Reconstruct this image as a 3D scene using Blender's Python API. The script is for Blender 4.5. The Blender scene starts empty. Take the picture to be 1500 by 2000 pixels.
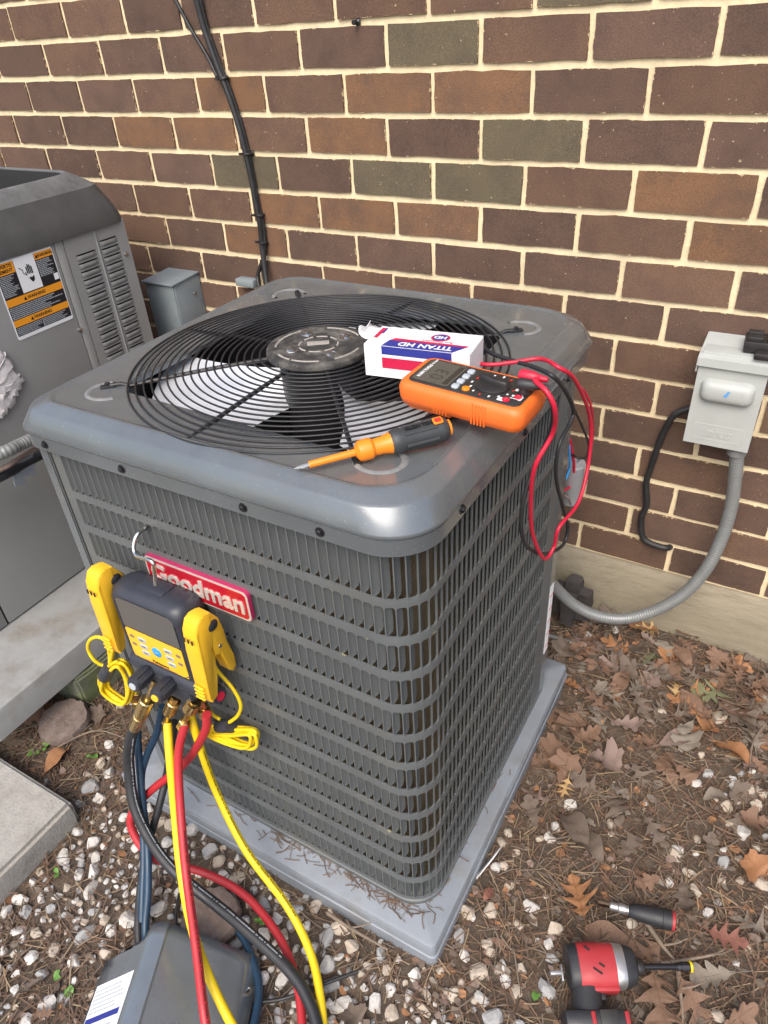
import bpy, bmesh, math, random
from mathutils import Vector, Matrix, noise as mnoise
random.seed(7)
SC = bpy.context.scene
COL = SC.collection
R = math.radians

# ------------------------------------------------------------------ camera
cam_data = bpy.data.cameras.new('camera')
cam = bpy.data.objects.new('camera', cam_data)
COL.objects.link(cam)
cam.matrix_world = Matrix(((0.867658, -0.246194, 0.431923, 0.0),
                           (0.493951, 0.525457, -0.692753, -1.463241),
                           (-0.056405, 0.814422, 0.577525, 1.351075),
                           (0, 0, 0, 1)))
cam_data.sensor_fit = 'HORIZONTAL'
cam_data.sensor_width = 36.0
cam_data.lens = 36.0 * 1389.87 / 1500.0
cam_data.clip_start = 0.02
cam_data.clip_end = 500
SC.camera = cam

# ------------------------------------------------------------------ world, sun, exposure
SUN_EL, SUN_AZ = R(50), R(168)          # high, behind the viewer (compass angle of the sun)
world = bpy.data.worlds.new('World')
SC.world = world
world.use_nodes = True
wn = world.node_tree
bg = wn.nodes['Background']
sky = wn.nodes.new('ShaderNodeTexSky')
sky.sky_type = 'NISHITA'
sky.sun_disc = False
sky.sun_elevation = SUN_EL
sky.sun_rotation = SUN_AZ
sky.air_density = 1.0
sky.dust_density = 4.0
sky.ozone_density = 1.0
wn.links.new(sky.outputs[0], bg.inputs[0])
bg.inputs[1].default_value = 0.15
sun_data = bpy.data.lights.new('sun', 'SUN')
sun_data.energy = 1.1
sun_data.angle = R(45)
sun_data.color = (1.0, 0.955, 0.88)
sun = bpy.data.objects.new('sun', sun_data)
COL.objects.link(sun)
sd = Vector((math.cos(SUN_EL) * math.sin(SUN_AZ), math.cos(SUN_EL) * math.cos(SUN_AZ), math.sin(SUN_EL)))
sun.rotation_euler = sd.to_track_quat('Z', 'Y').to_euler()
SC.view_settings.view_transform = 'Standard'
SC.view_settings.look = 'None'
SC.view_settings.exposure = 0.88
SC.view_settings.gamma = 1.0

# ------------------------------------------------------------------ materials
def lin(c):
    return tuple((v / 255 / 12.92 if v / 255 <= .04045 else ((v / 255 + .055) / 1.055) ** 2.4) for v in c)

def M(name, col, rough=.5, metal=0., var=0., vscale=25., bump=0., bscale=250., col2=None, damt=0., dscale=9.,
      dlo=.5, dhi=.7, stretch=None, spec=.5, coat=0., up_dust=None, fleck=None, transmission=0.):
    """Principled material: base colour, fine value variation, patches of a second colour, bump."""
    m = bpy.data.materials.new(name)
    m.use_nodes = True
    nt = m.node_tree
    b = nt.nodes['Principled BSDF']
    b.inputs['Roughness'].default_value = rough
    b.inputs['Metallic'].default_value = metal
    b.inputs['Specular IOR Level'].default_value = spec
    if coat: b.inputs['Coat Weight'].default_value = coat; b.inputs['Coat Roughness'].default_value = .12
    if transmission: b.inputs['Transmission Weight'].default_value = transmission
    base = (*col, 1)
    tc = nt.nodes.new('ShaderNodeTexCoord')
    vec = tc.outputs['Object']
    if stretch:
        mp = nt.nodes.new('ShaderNodeMapping')
        mp.inputs['Scale'].default_value = stretch
        nt.links.new(vec, mp.inputs[0]); vec = mp.outputs[0]
    def noise(scale, detail=4, rgh=.6):
        n = nt.nodes.new('ShaderNodeTexNoise')
        n.inputs['Scale'].default_value = scale
        n.inputs['Detail'].default_value = detail
        n.inputs['Roughness'].default_value = rgh
        nt.links.new(vec, n.inputs['Vector'])
        return n.outputs['Fac']
    def mapr(src, a, c, lo=0., hi=1.):
        r = nt.nodes.new('ShaderNodeMapRange')
        r.inputs['From Min'].default_value = a; r.inputs['From Max'].default_value = c
        r.inputs['To Min'].default_value = lo; r.inputs['To Max'].default_value = hi
        nt.links.new(src, r.inputs['Value'])
        return r.outputs['Result']
    def mix(fac, a, c, typ='MIX'):
        x = nt.nodes.new('ShaderNodeMix'); x.data_type = 'RGBA'; x.blend_type = typ
        if isinstance(fac, float): x.inputs[0].default_value = fac
        else: nt.links.new(fac, x.inputs[0])
        for k, v in ((6, a), (7, c)):
            if isinstance(v, tuple): x.inputs[k].default_value = v
            else: nt.links.new(v, x.inputs[k])
        return x.outputs[2]
    colr = base
    if col2 is not None and damt > 0:
        colr = mix(mapr(noise(dscale, 6, .65), dlo, dhi, 0, damt), colr, (*col2, 1))
    if fleck is not None:
        fc, fs, flo = fleck
        colr = mix(mapr(noise(fs, 2, .5), flo, flo + .03, 0, .8), colr, (*fc, 1))
    if up_dust is not None:
        g = nt.nodes.new('ShaderNodeNewGeometry')
        sx = nt.nodes.new('ShaderNodeSeparateXYZ'); nt.links.new(g.outputs['Normal'], sx.inputs[0])
        f1 = mapr(sx.outputs[2], .6, .98, 0, 1)
        f2 = mapr(noise(26, 9, .8), .30, .80, 0, up_dust[1])
        mm = nt.nodes.new('ShaderNodeMath'); mm.operation = 'MULTIPLY'
        nt.links.new(f1, mm.inputs[0]); nt.links.new(f2, mm.inputs[1])
        colr = mix(mm.outputs[0], colr, (*up_dust[0], 1))
    if var > 0:
        v = mapr(noise(vscale, 5), .3, .7, 1 - var, 1 + var)
        h = nt.nodes.new('ShaderNodeVectorMath'); h.operation = 'SCALE'
        if isinstance(colr, tuple): h.inputs[0].default_value = colr[:3]
        else: nt.links.new(colr, h.inputs[0])
        nt.links.new(v, h.inputs['Scale'])
        colr = h.outputs[0]
        rr = mapr(noise(vscale * .7, 4), .3, .7, max(.02, rough - .12), min(1, rough + .12))
        nt.links.new(rr, b.inputs['Roughness'])
    if isinstance(colr, tuple): b.inputs['Base Color'].default_value = colr
    else: nt.links.new(colr, b.inputs['Base Color'])
    if bump > 0:
        bp = nt.nodes.new('ShaderNodeBump')
        bp.inputs['Strength'].default_value = bump
        bp.inputs['Distance'].default_value = .002
        nt.links.new(noise(bscale, 5), bp.inputs['Height'])
        nt.links.new(bp.outputs[0], b.inputs['Normal'])
    return m

def brick_material(name, c1, c2, tone):
    """fired clay with blotches, sandy grain and ragged mortar smears along the arrises"""
    m = bpy.data.materials.new(name); m.use_nodes = True
    nt = m.node_tree; N = nt.nodes; L = nt.links
    b = N['Principled BSDF']; b.inputs['Roughness'].default_value = .9
    b.inputs['Specular IOR Level'].default_value = .25
    tc = N.new('ShaderNodeTexCoord'); oi = N.new('ShaderNodeObjectInfo')
    ad = N.new('ShaderNodeVectorMath'); ad.operation = 'ADD'
    sc_ = N.new('ShaderNodeVectorMath'); sc_.operation = 'SCALE'; sc_.inputs['Scale'].default_value = 37.
    cm = N.new('ShaderNodeCombineXYZ')
    for k in range(3): L.new(oi.outputs['Random'], cm.inputs[k])
    L.new(cm.outputs[0], sc_.inputs[0]); L.new(tc.outputs['Object'], ad.inputs[0]); L.new(sc_.outputs[0], ad.inputs[1])
    def noise(s, d=5, r=.6):
        n = N.new('ShaderNodeTexNoise'); n.inputs['Scale'].default_value = s; n.inputs['Detail'].default_value = d
        n.inputs['Roughness'].default_value = r; L.new(ad.outputs[0], n.inputs['Vector']); return n.outputs['Fac']
    def mr(s, a, c, lo=0., hi=1.):
        r = N.new('ShaderNodeMapRange'); L.new(s, r.inputs['Value'])
        for k, v in (('From Min', a), ('From Max', c), ('To Min', lo), ('To Max', hi)): r.inputs[k].default_value = v
        return r.outputs['Result']
    def mix(f, a, c):
        x = N.new('ShaderNodeMix'); x.data_type = 'RGBA'; L.new(f, x.inputs[0])
        for k, v in ((6, a), (7, c)):
            if isinstance(v, tuple): x.inputs[k].default_value = v
            else: L.new(v, x.inputs[k])
        return x.outputs[2]
    c = mix(mr(noise(13, 4), .42, .68), (*c1, 1), (*c2, 1))
    hsv = N.new('ShaderNodeHueSaturation'); L.new(c, hsv.inputs['Color'])
    L.new(mr(oi.outputs['Random'], 0, 1, 1 - tone, 1 + tone), hsv.inputs['Value'])
    grain = noise(420, 3, .7)
    sc2 = N.new('ShaderNodeVectorMath'); sc2.operation = 'SCALE'
    L.new(hsv.outputs[0], sc2.inputs[0]); L.new(mr(grain, .3, .7, .72, 1.28), sc2.inputs['Scale'])
    # smears of mortar near the edges (generated coordinates run 0..1 over each brick)
    sx = N.new('ShaderNodeSeparateXYZ'); L.new(tc.outputs['Generated'], sx.inputs[0])
    def edge(o, size):
        a = N.new('ShaderNodeMath'); a.operation = 'SUBTRACT'; a.inputs[1].default_value = .5; L.new(o, a.inputs[0])
        q = N.new('ShaderNodeMath'); q.operation = 'ABSOLUTE'; L.new(a.outputs[0], q.inputs[0])
        s = N.new('ShaderNodeMath'); s.operation = 'SUBTRACT'; s.inputs[0].default_value = .5; L.new(q.outputs[0], s.inputs[1])
        t = N.new('ShaderNodeMath'); t.operation = 'MULTIPLY'; t.inputs[1].default_value = size; L.new(s.outputs[0], t.inputs[0])
        return t.outputs[0]
    mn = N.new('ShaderNodeMath'); mn.operation = 'MINIMUM'
    L.new(edge(sx.outputs[0], .194), mn.inputs[0]); L.new(edge(sx.outputs[2], .070), mn.inputs[1])
    j = mr(noise(95, 5, .7), .3, .75, -.0035, .0045)
    sm = N.new('ShaderNodeMath'); sm.operation = 'SUBTRACT'; L.new(j, sm.inputs[0]); L.new(mn.outputs[0], sm.inputs[1])
    fac = mr(sm.outputs[0], .0, .0009, 0, .85)
    spots = mr(noise(160, 2, .5), .735, .75, 0, .5)
    mxx = N.new('ShaderNodeMath'); mxx.operation = 'MAXIMUM'; L.new(fac, mxx.inputs[0]); L.new(spots, mxx.inputs[1])
    c = mix(mxx.outputs[0], sc2.outputs[0], (.66, .53, .33, 1))
    L.new(c, b.inputs['Base Color'])
    bp = N.new('ShaderNodeBump'); bp.inputs['Strength'].default_value = .55; bp.inputs['Distance'].default_value = .0016
    L.new(grain, bp.inputs['Height']); L.new(bp.outputs[0], b.inputs['Normal'])
    return m

MT = {}
MT['brick_dark'] = brick_material('brick_dark', lin((98, 78, 67)), lin((86, 69, 61)), .13)
MT['brick_mid'] = brick_material('brick_mid', lin((106, 83, 68)), lin((94, 74, 64)), .12)
MT['brick_tan'] = brick_material('brick_tan', lin((121, 91, 68)), lin((102, 80, 66)), .10)
MT['brick_olive'] = brick_material('brick_olive', lin((99, 90, 72)), lin((90, 81, 67)), .08)
MT['mortar'] = M('mortar', (.74, .615, .40), .95, var=.08, vscale=60, bump=.7, bscale=170, col2=(.52, .42, .27), damt=.45, dscale=14)
MT['foundation'] = M('foundation', (.27, .235, .168), .95, var=.14, vscale=45, bump=.8, bscale=90, col2=(.17, .145, .10), damt=.7, dscale=22, dlo=.5, dhi=.72, stretch=(.6, 1, 2.2))
MT['dirt'] = M('dirt', (.090, .068, .050), 1., var=.35, vscale=60, bump=1., bscale=130, col2=(.045, .032, .024), damt=.8, dscale=16, fleck=((.22, .17, .12), 260, .66))
MT['needle1'] = M('needle_rust', (.165, .10, .062), .8)
MT['needle2'] = M('needle_brown', (.115, .070, .045), .85)
MT['needle3'] = M('needle_straw', (.26, .19, .115), .8)
MT['needle4'] = M('needle_grey', (.16, .125, .095), .85)
MT['stone1'] = M('stone_white', (.52, .505, .475), .85, var=.18, vscale=70, bump=.5, bscale=240, col2=(.36, .31, .25), damt=.75, dscale=38, dlo=.46, dhi=.68)
MT['stone2'] = M('stone_cream', (.42, .36, .29), .85, var=.18, vscale=70, bump=.5, bscale=240, col2=(.33, .25, .17), damt=.6, dscale=38)
MT['stone3'] = M('stone_grey', (.32, .32, .315), .85, var=.15, vscale=70, bump=.5, bscale=240, col2=(.2, .19, .18), damt=.5, dscale=38)
MT['ac_paint'] = M('ac_paint', (.135, .153, .165), .22, metal=.3, var=.07, vscale=12, coat=.5, bump=.03, bscale=500, col2=(.20, .185, .155), damt=.35, dscale=7, dlo=.5, dhi=.75, up_dust=((.21, .22, .22), .55), fleck=((.30, .29, .26), 330, .71))
MT['ac_panel'] = M('ac_panel', (.106, .116, .119), .42, var=.10, vscale=14, bump=.05, bscale=500, col2=(.16, .15, .12), damt=.4, dscale=9, dlo=.52, dhi=.74, fleck=((.28, .26, .15), 55, .735))
MT['louver'] = M('louver_paint', (.098, .108, .112), .42, var=.12, vscale=30, col2=(.14, .13, .10), damt=.4, dscale=25)
MT['coil'] = None
MT['black_metal'] = M('black_metal', (.018, .018, .020), .42, var=.2, vscale=30)
MT['black_dusty'] = M('black_dusty', (.035, .034, .033), .7, var=.25, vscale=60, bump=.3, bscale=400, col2=(.16, .15, .13), damt=.75, dscale=30, dlo=.45, dhi=.7)
MT['dust_arc'] = M('dusty_emboss', (.30, .28, .25), .9, var=.2, vscale=90, col2=(.12, .12, .12), damt=.6, dscale=60)
MT['crescent'] = M('crescent_dust', (.17, .175, .175), .6, var=.2, vscale=60, col2=(.28, .26, .22), damt=.6, dscale=50)
MT['can'] = M('capacitor_can', (.42, .43, .45), .4, metal=.3, var=.06, vscale=40)
MT['blade'] = M('fan_blade_aluminium', (.78, .81, .85), .38, metal=.25)
MT['shroud'] = M('shroud_dark', (.022, .022, .024), .6)
MT['zinc'] = M('zinc', (.55, .55, .55), .3, metal=1., var=.1)
MT['chrome'] = M('chrome', (.80, .78, .72), .15, metal=1.)
MT['screw_dark'] = M('screw_dark', (.04, .04, .045), .35, metal=.7)
MT['brass'] = M('brass', (.62, .45, .20), .3, metal=1., var=.15, vscale=80)
MT['pad'] = M('pad_plastic', (.215, .24, .27), .55, var=.07, vscale=20, bump=.1, bscale=300, col2=(.17, .15, .12), damt=.6, dscale=11, dlo=.52, dhi=.75)
MT['concrete_old'] = M('concrete_old', (.33, .315, .285), .95, var=.12, vscale=50, bump=.8, bscale=180, col2=(.22, .20, .17), damt=.6, dscale=14, fleck=((.16, .15, .14), 240, .67))
MT['pad2'] = M('pad_concrete', (.27, .275, .27), .8, var=.08, vscale=18, bump=.2, bscale=260, col2=(.15, .12, .085), damt=.7, dscale=8, dlo=.5, dhi=.7)
MT['moss_block'] = M('moss_block', (.15, .16, .12), .95, var=.2, vscale=40, bump=.7, bscale=150, col2=(.12, .15, .05), damt=.8, dscale=16, dlo=.42, dhi=.65)
MT['unit_grey'] = M('unit_grey', (.265, .27, .265), .5, var=.05, vscale=10, bump=.04, bscale=600, col2=(.24, .23, .21), damt=.3, dscale=6)
MT['unit_cap'] = M('unit_cap', (.075, .076, .075), .6, var=.12, vscale=22, bump=.15, bscale=450, up_dust=((.27, .28, .29), .9))
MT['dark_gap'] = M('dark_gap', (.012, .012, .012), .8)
MT['jbox'] = M('jbox_grey', (.20, .235, .25), .5, var=.06, vscale=20, col2=(.3, .3, .29), damt=.3, dscale=18)
MT['dbox'] = M('disconnect_grey', (.40, .42, .40), .42, var=.05, vscale=20, col2=(.38, .36, .30), damt=.45, dscale=15, dlo=.55, dhi=.75)
MT['black_plastic'] = M('black_plastic', (.022, .020, .020), .45, var=.15, vscale=60)
MT['black_rubber'] = M('black_rubber', (.022, .023, .026), .5, var=.1, vscale=40)
MT['soft_black'] = M('soft_black', (.030, .034, .046), .46, var=.08, vscale=40)
MT['cable_black'] = M('cable_black', (.020, .020, .021), .5, var=.25, vscale=50, col2=(.12, .11, .10), damt=.3, dscale=60, dlo=.58, dhi=.7)
MT['conduit'] = M('conduit_grey', (.23, .24, .237), .38, metal=.25, var=.06, vscale=40)
MT['yellow'] = M('clamp_yellow', (.86, .49, .025), .42, var=.05, vscale=40)
MT['yellow_hose'] = M('hose_yellow', (.78, .56, .010), .5, var=.05, vscale=30)
MT['red_hose'] = M('hose_red', (.42, .024, .032), .5, var=.07, vscale=30)
MT['blue_hose'] = M('hose_blue', (.015, .045, .085), .42, var=.1, vscale=30)
MT['orange'] = M('meter_orange', (.80, .155, .022), .48, var=.04, vscale=40)
MT['tool_orange'] = M('tool_orange', (.82, .235, .012), .42, var=.04, vscale=40)
MT['tool_grey'] = M('tool_grey', (.038, .042, .045), .5, var=.12, vscale=60)
MT['screen'] = M('meter_screen', (.085, .082, .068), .28, var=.06, vscale=30)
MT['lcd'] = M('lcd_segment', (.035, .034, .028), .4)
MT['dark_face'] = M('meter_face', (.030, .029, .028), .45, var=.1, vscale=50)
MT['gauge_screen'] = M('gauge_screen', (.085, .080, .075), .3)
MT['btn_grey'] = M('button_grey', (.42, .46, .50), .5)
MT['btn_blue'] = M('button_blue', (.03, .30, .72), .4)
MT['white_print'] = M('white_print', (.75, .75, .74), .5)
MT['red_print'] = M('red_print', (.55, .03, .025), .45)
MT['black_print'] = M('black_print', (.012, .012, .013), .5)
MT['lead_red'] = M('lead_red', (.55, .015, .045), .4)
MT['card_white'] = M('carton_white', (.80, .80, .80), .5, var=.02, vscale=20)
MT['card_blue'] = M('carton_blue', (.025, .035, .25), .45)
MT['card_red'] = M('carton_red', (.52, .01, .06), .45)
MT['badge_red'] = M('badge_red', (.42, .008, .022), .25, coat=.5)
MT['badge_side'] = M('badge_side', (.45, .03, .11), .25)
MT['badge_silver'] = M('badge_silver', (.78, .74, .66), .28, metal=.5)
MT['orange_label'] = M('label_orange', (.85, .33, .02), .45)
MT['white_label'] = M('label_white', (.82, .84, .86), .45)
MT['label_black'] = M('label_black', (.014, .015, .02), .45)
MT['tool_red'] = M('tool_red', (.36, .030, .036), .5, var=.08, vscale=50)
MT['tool_metal'] = M('tool_metal', (.42, .42, .42), .38, metal=.8, var=.1, vscale=60)
MT['cover'] = M('cover_paint', (.21, .235, .255), .24, metal=.45, var=.06, vscale=14, col2=(.16, .165, .16), damt=.4, dscale=10)
MT['leaf_o'] = M('leaf_orange', (.30, .145, .065), .75, var=.25, vscale=60, col2=(.20, .085, .035), damt=.6, dscale=40)
MT['leaf_b'] = M('leaf_brown', (.175, .105, .068), .8, var=.25, vscale=60, col2=(.12, .06, .035), damt=.6, dscale=40)
MT['leaf_d'] = M('leaf_dull', (.135, .103, .079), .85, var=.25, vscale=60, col2=(.09, .062, .045), damt=.6, dscale=40)
MT['leaf_p'] = M('leaf_pinkish', (.215, .155, .13), .85, var=.2, vscale=60, col2=(.17, .11, .09), damt=.5, dscale=40)
MT['leaf_y'] = M('leaf_tan', (.40, .26, .115), .75, var=.2, vscale=60, col2=(.30, .17, .06), damt=.5, dscale=40)
MT['leaf_g'] = M('leaf_grey', (.20, .17, .135), .85, var=.2, vscale=60, col2=(.14, .115, .09), damt=.5, dscale=40)
MT['leaf_v'] = M('leaf_green', (.14, .15, .075), .8, var=.2, vscale=60, col2=(.22, .19, .09), damt=.5, dscale=40)
MT['leaf_r'] = M('leaf_red', (.20, .085, .06), .8, var=.2, vscale=60, col2=(.16, .06, .045), damt=.5, dscale=40)
MT['weed'] = M('weed_green', (.11, .24, .045), .6, var=.2, vscale=60)
MT['twig'] = M('twig', (.20, .155, .115), .9, var=.25, vscale=60)
MT['bark_disc'] = M('bark_disc', (.17, .13, .11), .95, var=.25, vscale=50, bump=.8, bscale=160, col2=(.30, .27, .24), damt=.6, dscale=60, dlo=.58, dhi=.68)
MT['dark_stone'] = M('dark_stone', (.050, .044, .042), .9, var=.25, vscale=40, bump=.6, bscale=120)
MT['foam'] = M('foam_white', (.62, .60, .60), .9, var=.15, vscale=60, bump=1., bscale=70)

def coil_material():
    m = bpy.data.materials.new('coil_fins'); m.use_nodes = True
    nt = m.node_tree; b = nt.nodes['Principled BSDF']
    b.inputs['Roughness'].default_value = .7
    tc = nt.nodes.new('ShaderNodeTexCoord')
    mp = nt.nodes.new('ShaderNodeMapping'); mp.inputs['Scale'].default_value = (18, 18, 260)
    wv = nt.nodes.new('ShaderNodeTexWave'); wv.bands_direction = 'Z'; wv.inputs['Scale'].default_value = .31
    wv.inputs['Distortion'].default_value = .8
    nt.links.new(tc.outputs['Object'], mp.inputs[0]); nt.links.new(mp.outputs[0], wv.inputs['Vector'])
    cr = nt.nodes.new('ShaderNodeValToRGB')
    cr.color_ramp.elements[0].color = (.05, .04, .027, 1); cr.color_ramp.elements[1].color = (.28, .22, .14, 1)
    nt.links.new(wv.outputs['Fac'], cr.inputs[0]); nt.links.new(cr.outputs[0], b.inputs['Base Color'])
    return m
MT['coil'] = coil_material()

# ------------------------------------------------------------------ mesh helpers
class MB:
    def __init__(s): s.v = []; s.f = []; s.m = []; s.mi = 0
    def add(s, vs, fs):
        o = len(s.v); s.v += [tuple(v) for v in vs]
        for f in fs: s.f.append(tuple(i + o for i in f)); s.m.append(s.mi)
        return s
    def box(s, c, size, rot=None):
        x, y, z = (q / 2 for q in size)
        vs = [Vector((a, b, d)) for a in (-x, x) for b in (-y, y) for d in (-z, z)]
        if rot is not None: vs = [rot @ v for v in vs]
        vs = [v + Vector(c) for v in vs]
        return s.add(vs, [(0, 1, 3, 2), (4, 6, 7, 5), (0, 4, 5, 1), (2, 3, 7, 6), (0, 2, 6, 4), (1, 5, 7, 3)])
    def rbox(s, c, size, bev=.002, rot=None, seg=2):
        bm = bmesh.new(); bmesh.ops.create_cube(bm, size=1.)
        for v in bm.verts: v.co = Vector((v.co.x * size[0], v.co.y * size[1], v.co.z * size[2]))
        bmesh.ops.bevel(bm, geom=bm.edges[:], offset=bev, segments=seg, affect='EDGES', profile=.5)
        bm.verts.index_update()
        vs = [v.co.copy() for v in bm.verts]
        if rot is not None: vs = [rot @ v for v in vs]
        vs = [v + Vector(c) for v in vs]
        fs = [[v.index for v in f.verts] for f in bm.faces]
        bm.free()
        return s.add(vs, fs)
    def tube(s, path, r, seg=10, cap=True, closed=False, rib=None):
        P = [Vector(p) for p in path]; n = len(P)
        rad = r if callable(r) else (lambda t: r)
        up = Vector((0, 0, 1)); vs = []; fs = []
        T = []
        for i in range(n):
            if closed: t = P[(i + 1) % n] - P[i - 1]
            else: t = P[min(i + 1, n - 1)] - P[max(i - 1, 0)]
            T.append(t.normalized() if t.length > 1e-9 else Vector((0, 0, 1)))
        a = T[0].orthogonal().normalized()
        for i in range(n):
            a = (a - T[i] * a.dot(T[i]))
            a = a.normalized() if a.length > 1e-6 else T[i].orthogonal().normalized()
            b = T[i].cross(a); q = rad(i / (n - 1))
            for k in range(seg):
                an = 2 * math.pi * k / seg
                vs.append(P[i] + (a * math.cos(an) + b * math.sin(an)) * q)
        for i in range(n if closed else n - 1):
            j = (i + 1) % n
            for k in range(seg):
                k2 = (k + 1) % seg
                fs.append((i * seg + k, i * seg + k2, j * seg + k2, j * seg + k))
        if cap and not closed:
            fs.append(tuple(range(seg - 1, -1, -1))); fs.append(tuple((n - 1) * seg + k for k in range(seg)))
        return s.add(vs, fs)
    def lathe(s, prof, seg=24, mat=None, axis='Z'):
        """prof: list of (r, h); optional 4x4 matrix"""
        vs = []; fs = []; n = len(prof)
        for r, h in prof:
            for k in range(seg):
                a = 2 * math.pi * k / seg
                vs.append(Vector((r * math.cos(a), r * math.sin(a), h)))
        for i in range(n - 1):
            for k in range(seg):
                k2 = (k + 1) % seg
                fs.append((i * seg + k, i * seg + k2, (i + 1) * seg + k2, (i + 1) * seg + k))
        if prof[0][0] > 1e-6: fs.append(tuple(range(seg - 1, -1, -1)))
        if prof[-1][0] > 1e-6: fs.append(tuple((n - 1) * seg + k for k in range(seg)))
        if mat is not None: vs = [mat @ v for v in vs]
        return s.add(vs, fs)
    def prism(s, outline, h, mat=None, bev=0.):
        """outline in XY, from z=0 to z=h, with an optional chamfered upper edge"""
        n = len(outline); cx = sum(p[0] for p in outline) / n; cy = sum(p[1] for p in outline) / n
        rings = [(0., 0.), (0., h)] if not bev else [(0., 0.), (0., h - bev), (bev * .35, h - bev * .3), (bev, h)]
        vs = []
        for o, z in rings:
            for i, (x, y) in enumerate(outline):
                d = math.hypot(x - cx, y - cy) or 1
                k = max(0., 1 - o / d)
                vs.append(Vector((cx + (x - cx) * k, cy + (y - cy) * k, z)))
        fs = []
        for j in range(len(rings) - 1):
            for i in range(n):
                i2 = (i + 1) % n
                fs.append((j * n + i, j * n + i2, (j + 1) * n + i2, (j + 1) * n + i))
        fs.append(tuple(range(n - 1, -1, -1))); fs.append(tuple((len(rings) - 1) * n + i for i in range(n)))
        if mat is not None: vs = [mat @ v for v in vs]
        return s.add(vs, fs)
    def loft(s, rings, closed=True, cap0=False, cap1=False):
        n = len(rings[0]); vs = [v for r in rings for v in r]; fs = []
        for j in range(len(rings) - 1):
            for i in range(n if closed else n - 1):
                i2 = (i + 1) % n
                fs.append((j * n + i, j * n + i2, (j + 1) * n + i2, (j + 1) * n + i))
        if cap0: fs.append(tuple(range(n - 1, -1, -1)))
        if cap1: fs.append(tuple((len(rings) - 1) * n + i for i in range(n)))
        return s.add(vs, fs)
    def mesh(s, name, mats, smooth=False):
        me = bpy.data.meshes.new(name)
        me.from_pydata(s.v, [], s.f)
        for m in (mats if isinstance(mats, (list, tuple)) else [mats]): me.materials.append(m)
        if isinstance(mats, (list, tuple)) and len(mats) > 1: me.polygons.foreach_set('material_index', s.m)
        if smooth is True: me.polygons.foreach_set('use_smooth', [True] * len(s.f))
        elif smooth: 
            me.polygons.foreach_set('use_smooth', [True] * len(s.f))
            me.set_sharp_from_angle(angle=R(smooth))
        me.update()
        return me
    def obj(s, name, mats, parent=None, smooth=35):
        return link(name, s.mesh(name, mats, smooth), parent)

def link(name, data, parent=None, loc=None, rot=None):
    o = bpy.data.objects.new(name, data); COL.objects.link(o)
    if parent is not None: o.parent = parent
    if loc is not None: o.location = loc
    if rot is not None: o.rotation_euler = rot
    return o
def tag(o, label, cat, group=None):
    o['label'] = label; o['category'] = cat
    if group: o['group'] = group
    return o
def thing(name, label, cat, loc=(0, 0, 0), rz=0., group=None, rot=None):
    o = link(name, None, None, loc, rot or (0, 0, rz)); o.empty_display_size = .05
    return tag(o, label, cat, group)
def rrect(x0, x1, y0, y1, r, n=6):
    """rounded rectangle outline, counter-clockwise"""
    pts = []
    for cx, cy, a0 in ((x1 - r, y0 + r, -90), (x1 - r, y1 - r, 0), (x0 + r, y1 - r, 90), (x0 + r, y0 + r, 180)):
        for k in range(n + 1):
            a = R(a0 + 90 * k / n); pts.append((cx + r * math.cos(a), cy + r * math.sin(a)))
    return pts
def rrect4(x0, x1, y0, y1, rs, n=6):
    pts = []
    for (sx, sy, a0), r in zip(((1, 0, -90), (1, 1, 0), (0, 1, 90), (0, 0, 180)), rs):
        cx = x1 - r if sx else x0 + r; cy = y1 - r if sy else y0 + r
        for k in range(n + 1):
            a = R(a0 + 90 * k / n); pts.append((cx + r * math.cos(a), cy + r * math.sin(a)))
    return pts
def smooth_path(pts, per=8):
    """Catmull-Rom through the points"""
    P = [Vector(p) for p in pts]; P = [P[0] * 2 - P[1]] + P + [P[-1] * 2 - P[-2]]
    out = []
    for i in range(1, len(P) - 2):
        a, b, c, d = P[i - 1:i + 3]
        for k in range(per):
            t = k / per
            out.append(.5 * ((2 * b) + (c - a) * t + (2 * a - 5 * b + 4 * c - d) * t * t + (3 * b - a - 3 * c + d) * t ** 3))
    out.append(P[-2]); return out
def text_mesh(txt, size, depth=.0005, bold=0., shear=0., spacing=1., align='CENTER'):
    cu = bpy.data.curves.new('lettering', 'FONT'); cu.body = txt; cu.size = size; cu.extrude = depth
    cu.offset = bold; cu.shear = shear; cu.space_character = spacing
    cu.align_x = align; cu.align_y = 'CENTER'; cu.resolution_u = 3
    o = bpy.data.objects.new('lettering', cu); COL.objects.link(o)
    dg = bpy.context.evaluated_depsgraph_get()
    me = bpy.data.meshes.new_from_object(o.evaluated_get(dg))
    bpy.data.objects.remove(o); bpy.data.curves.remove(cu)
    return me
def text_obj(name, txt, size, mat, parent, mw, **k):
    me = text_mesh(txt, size, **k); me.materials.clear(); me.materials.append(mat)
    o = link(name, me, parent); o.matrix_local = mw
    return o
def frame(o, x, y, z=None):
    """4x4 with local X and Y along the given directions"""
    X = Vector(x).normalized(); Y = Vector(y); Y = (Y - X * X.dot(Y)).normalized(); Zv = X.cross(Y)
    return Matrix(((X.x, Y.x, Zv.x, o[0]), (X.y, Y.y, Zv.y, o[1]), (X.z, Y.z, Zv.z, o[2]), (0, 0, 0, 1)))
def sheet(mb, mw, x0, x1, y0, y1, z=0.):
    return mb.add([mw @ Vector(p) for p in ((x0, y0, z), (x1, y0, z), (x1, y1, z), (x0, y1, z))], [(0, 1, 2, 3)])
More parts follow.
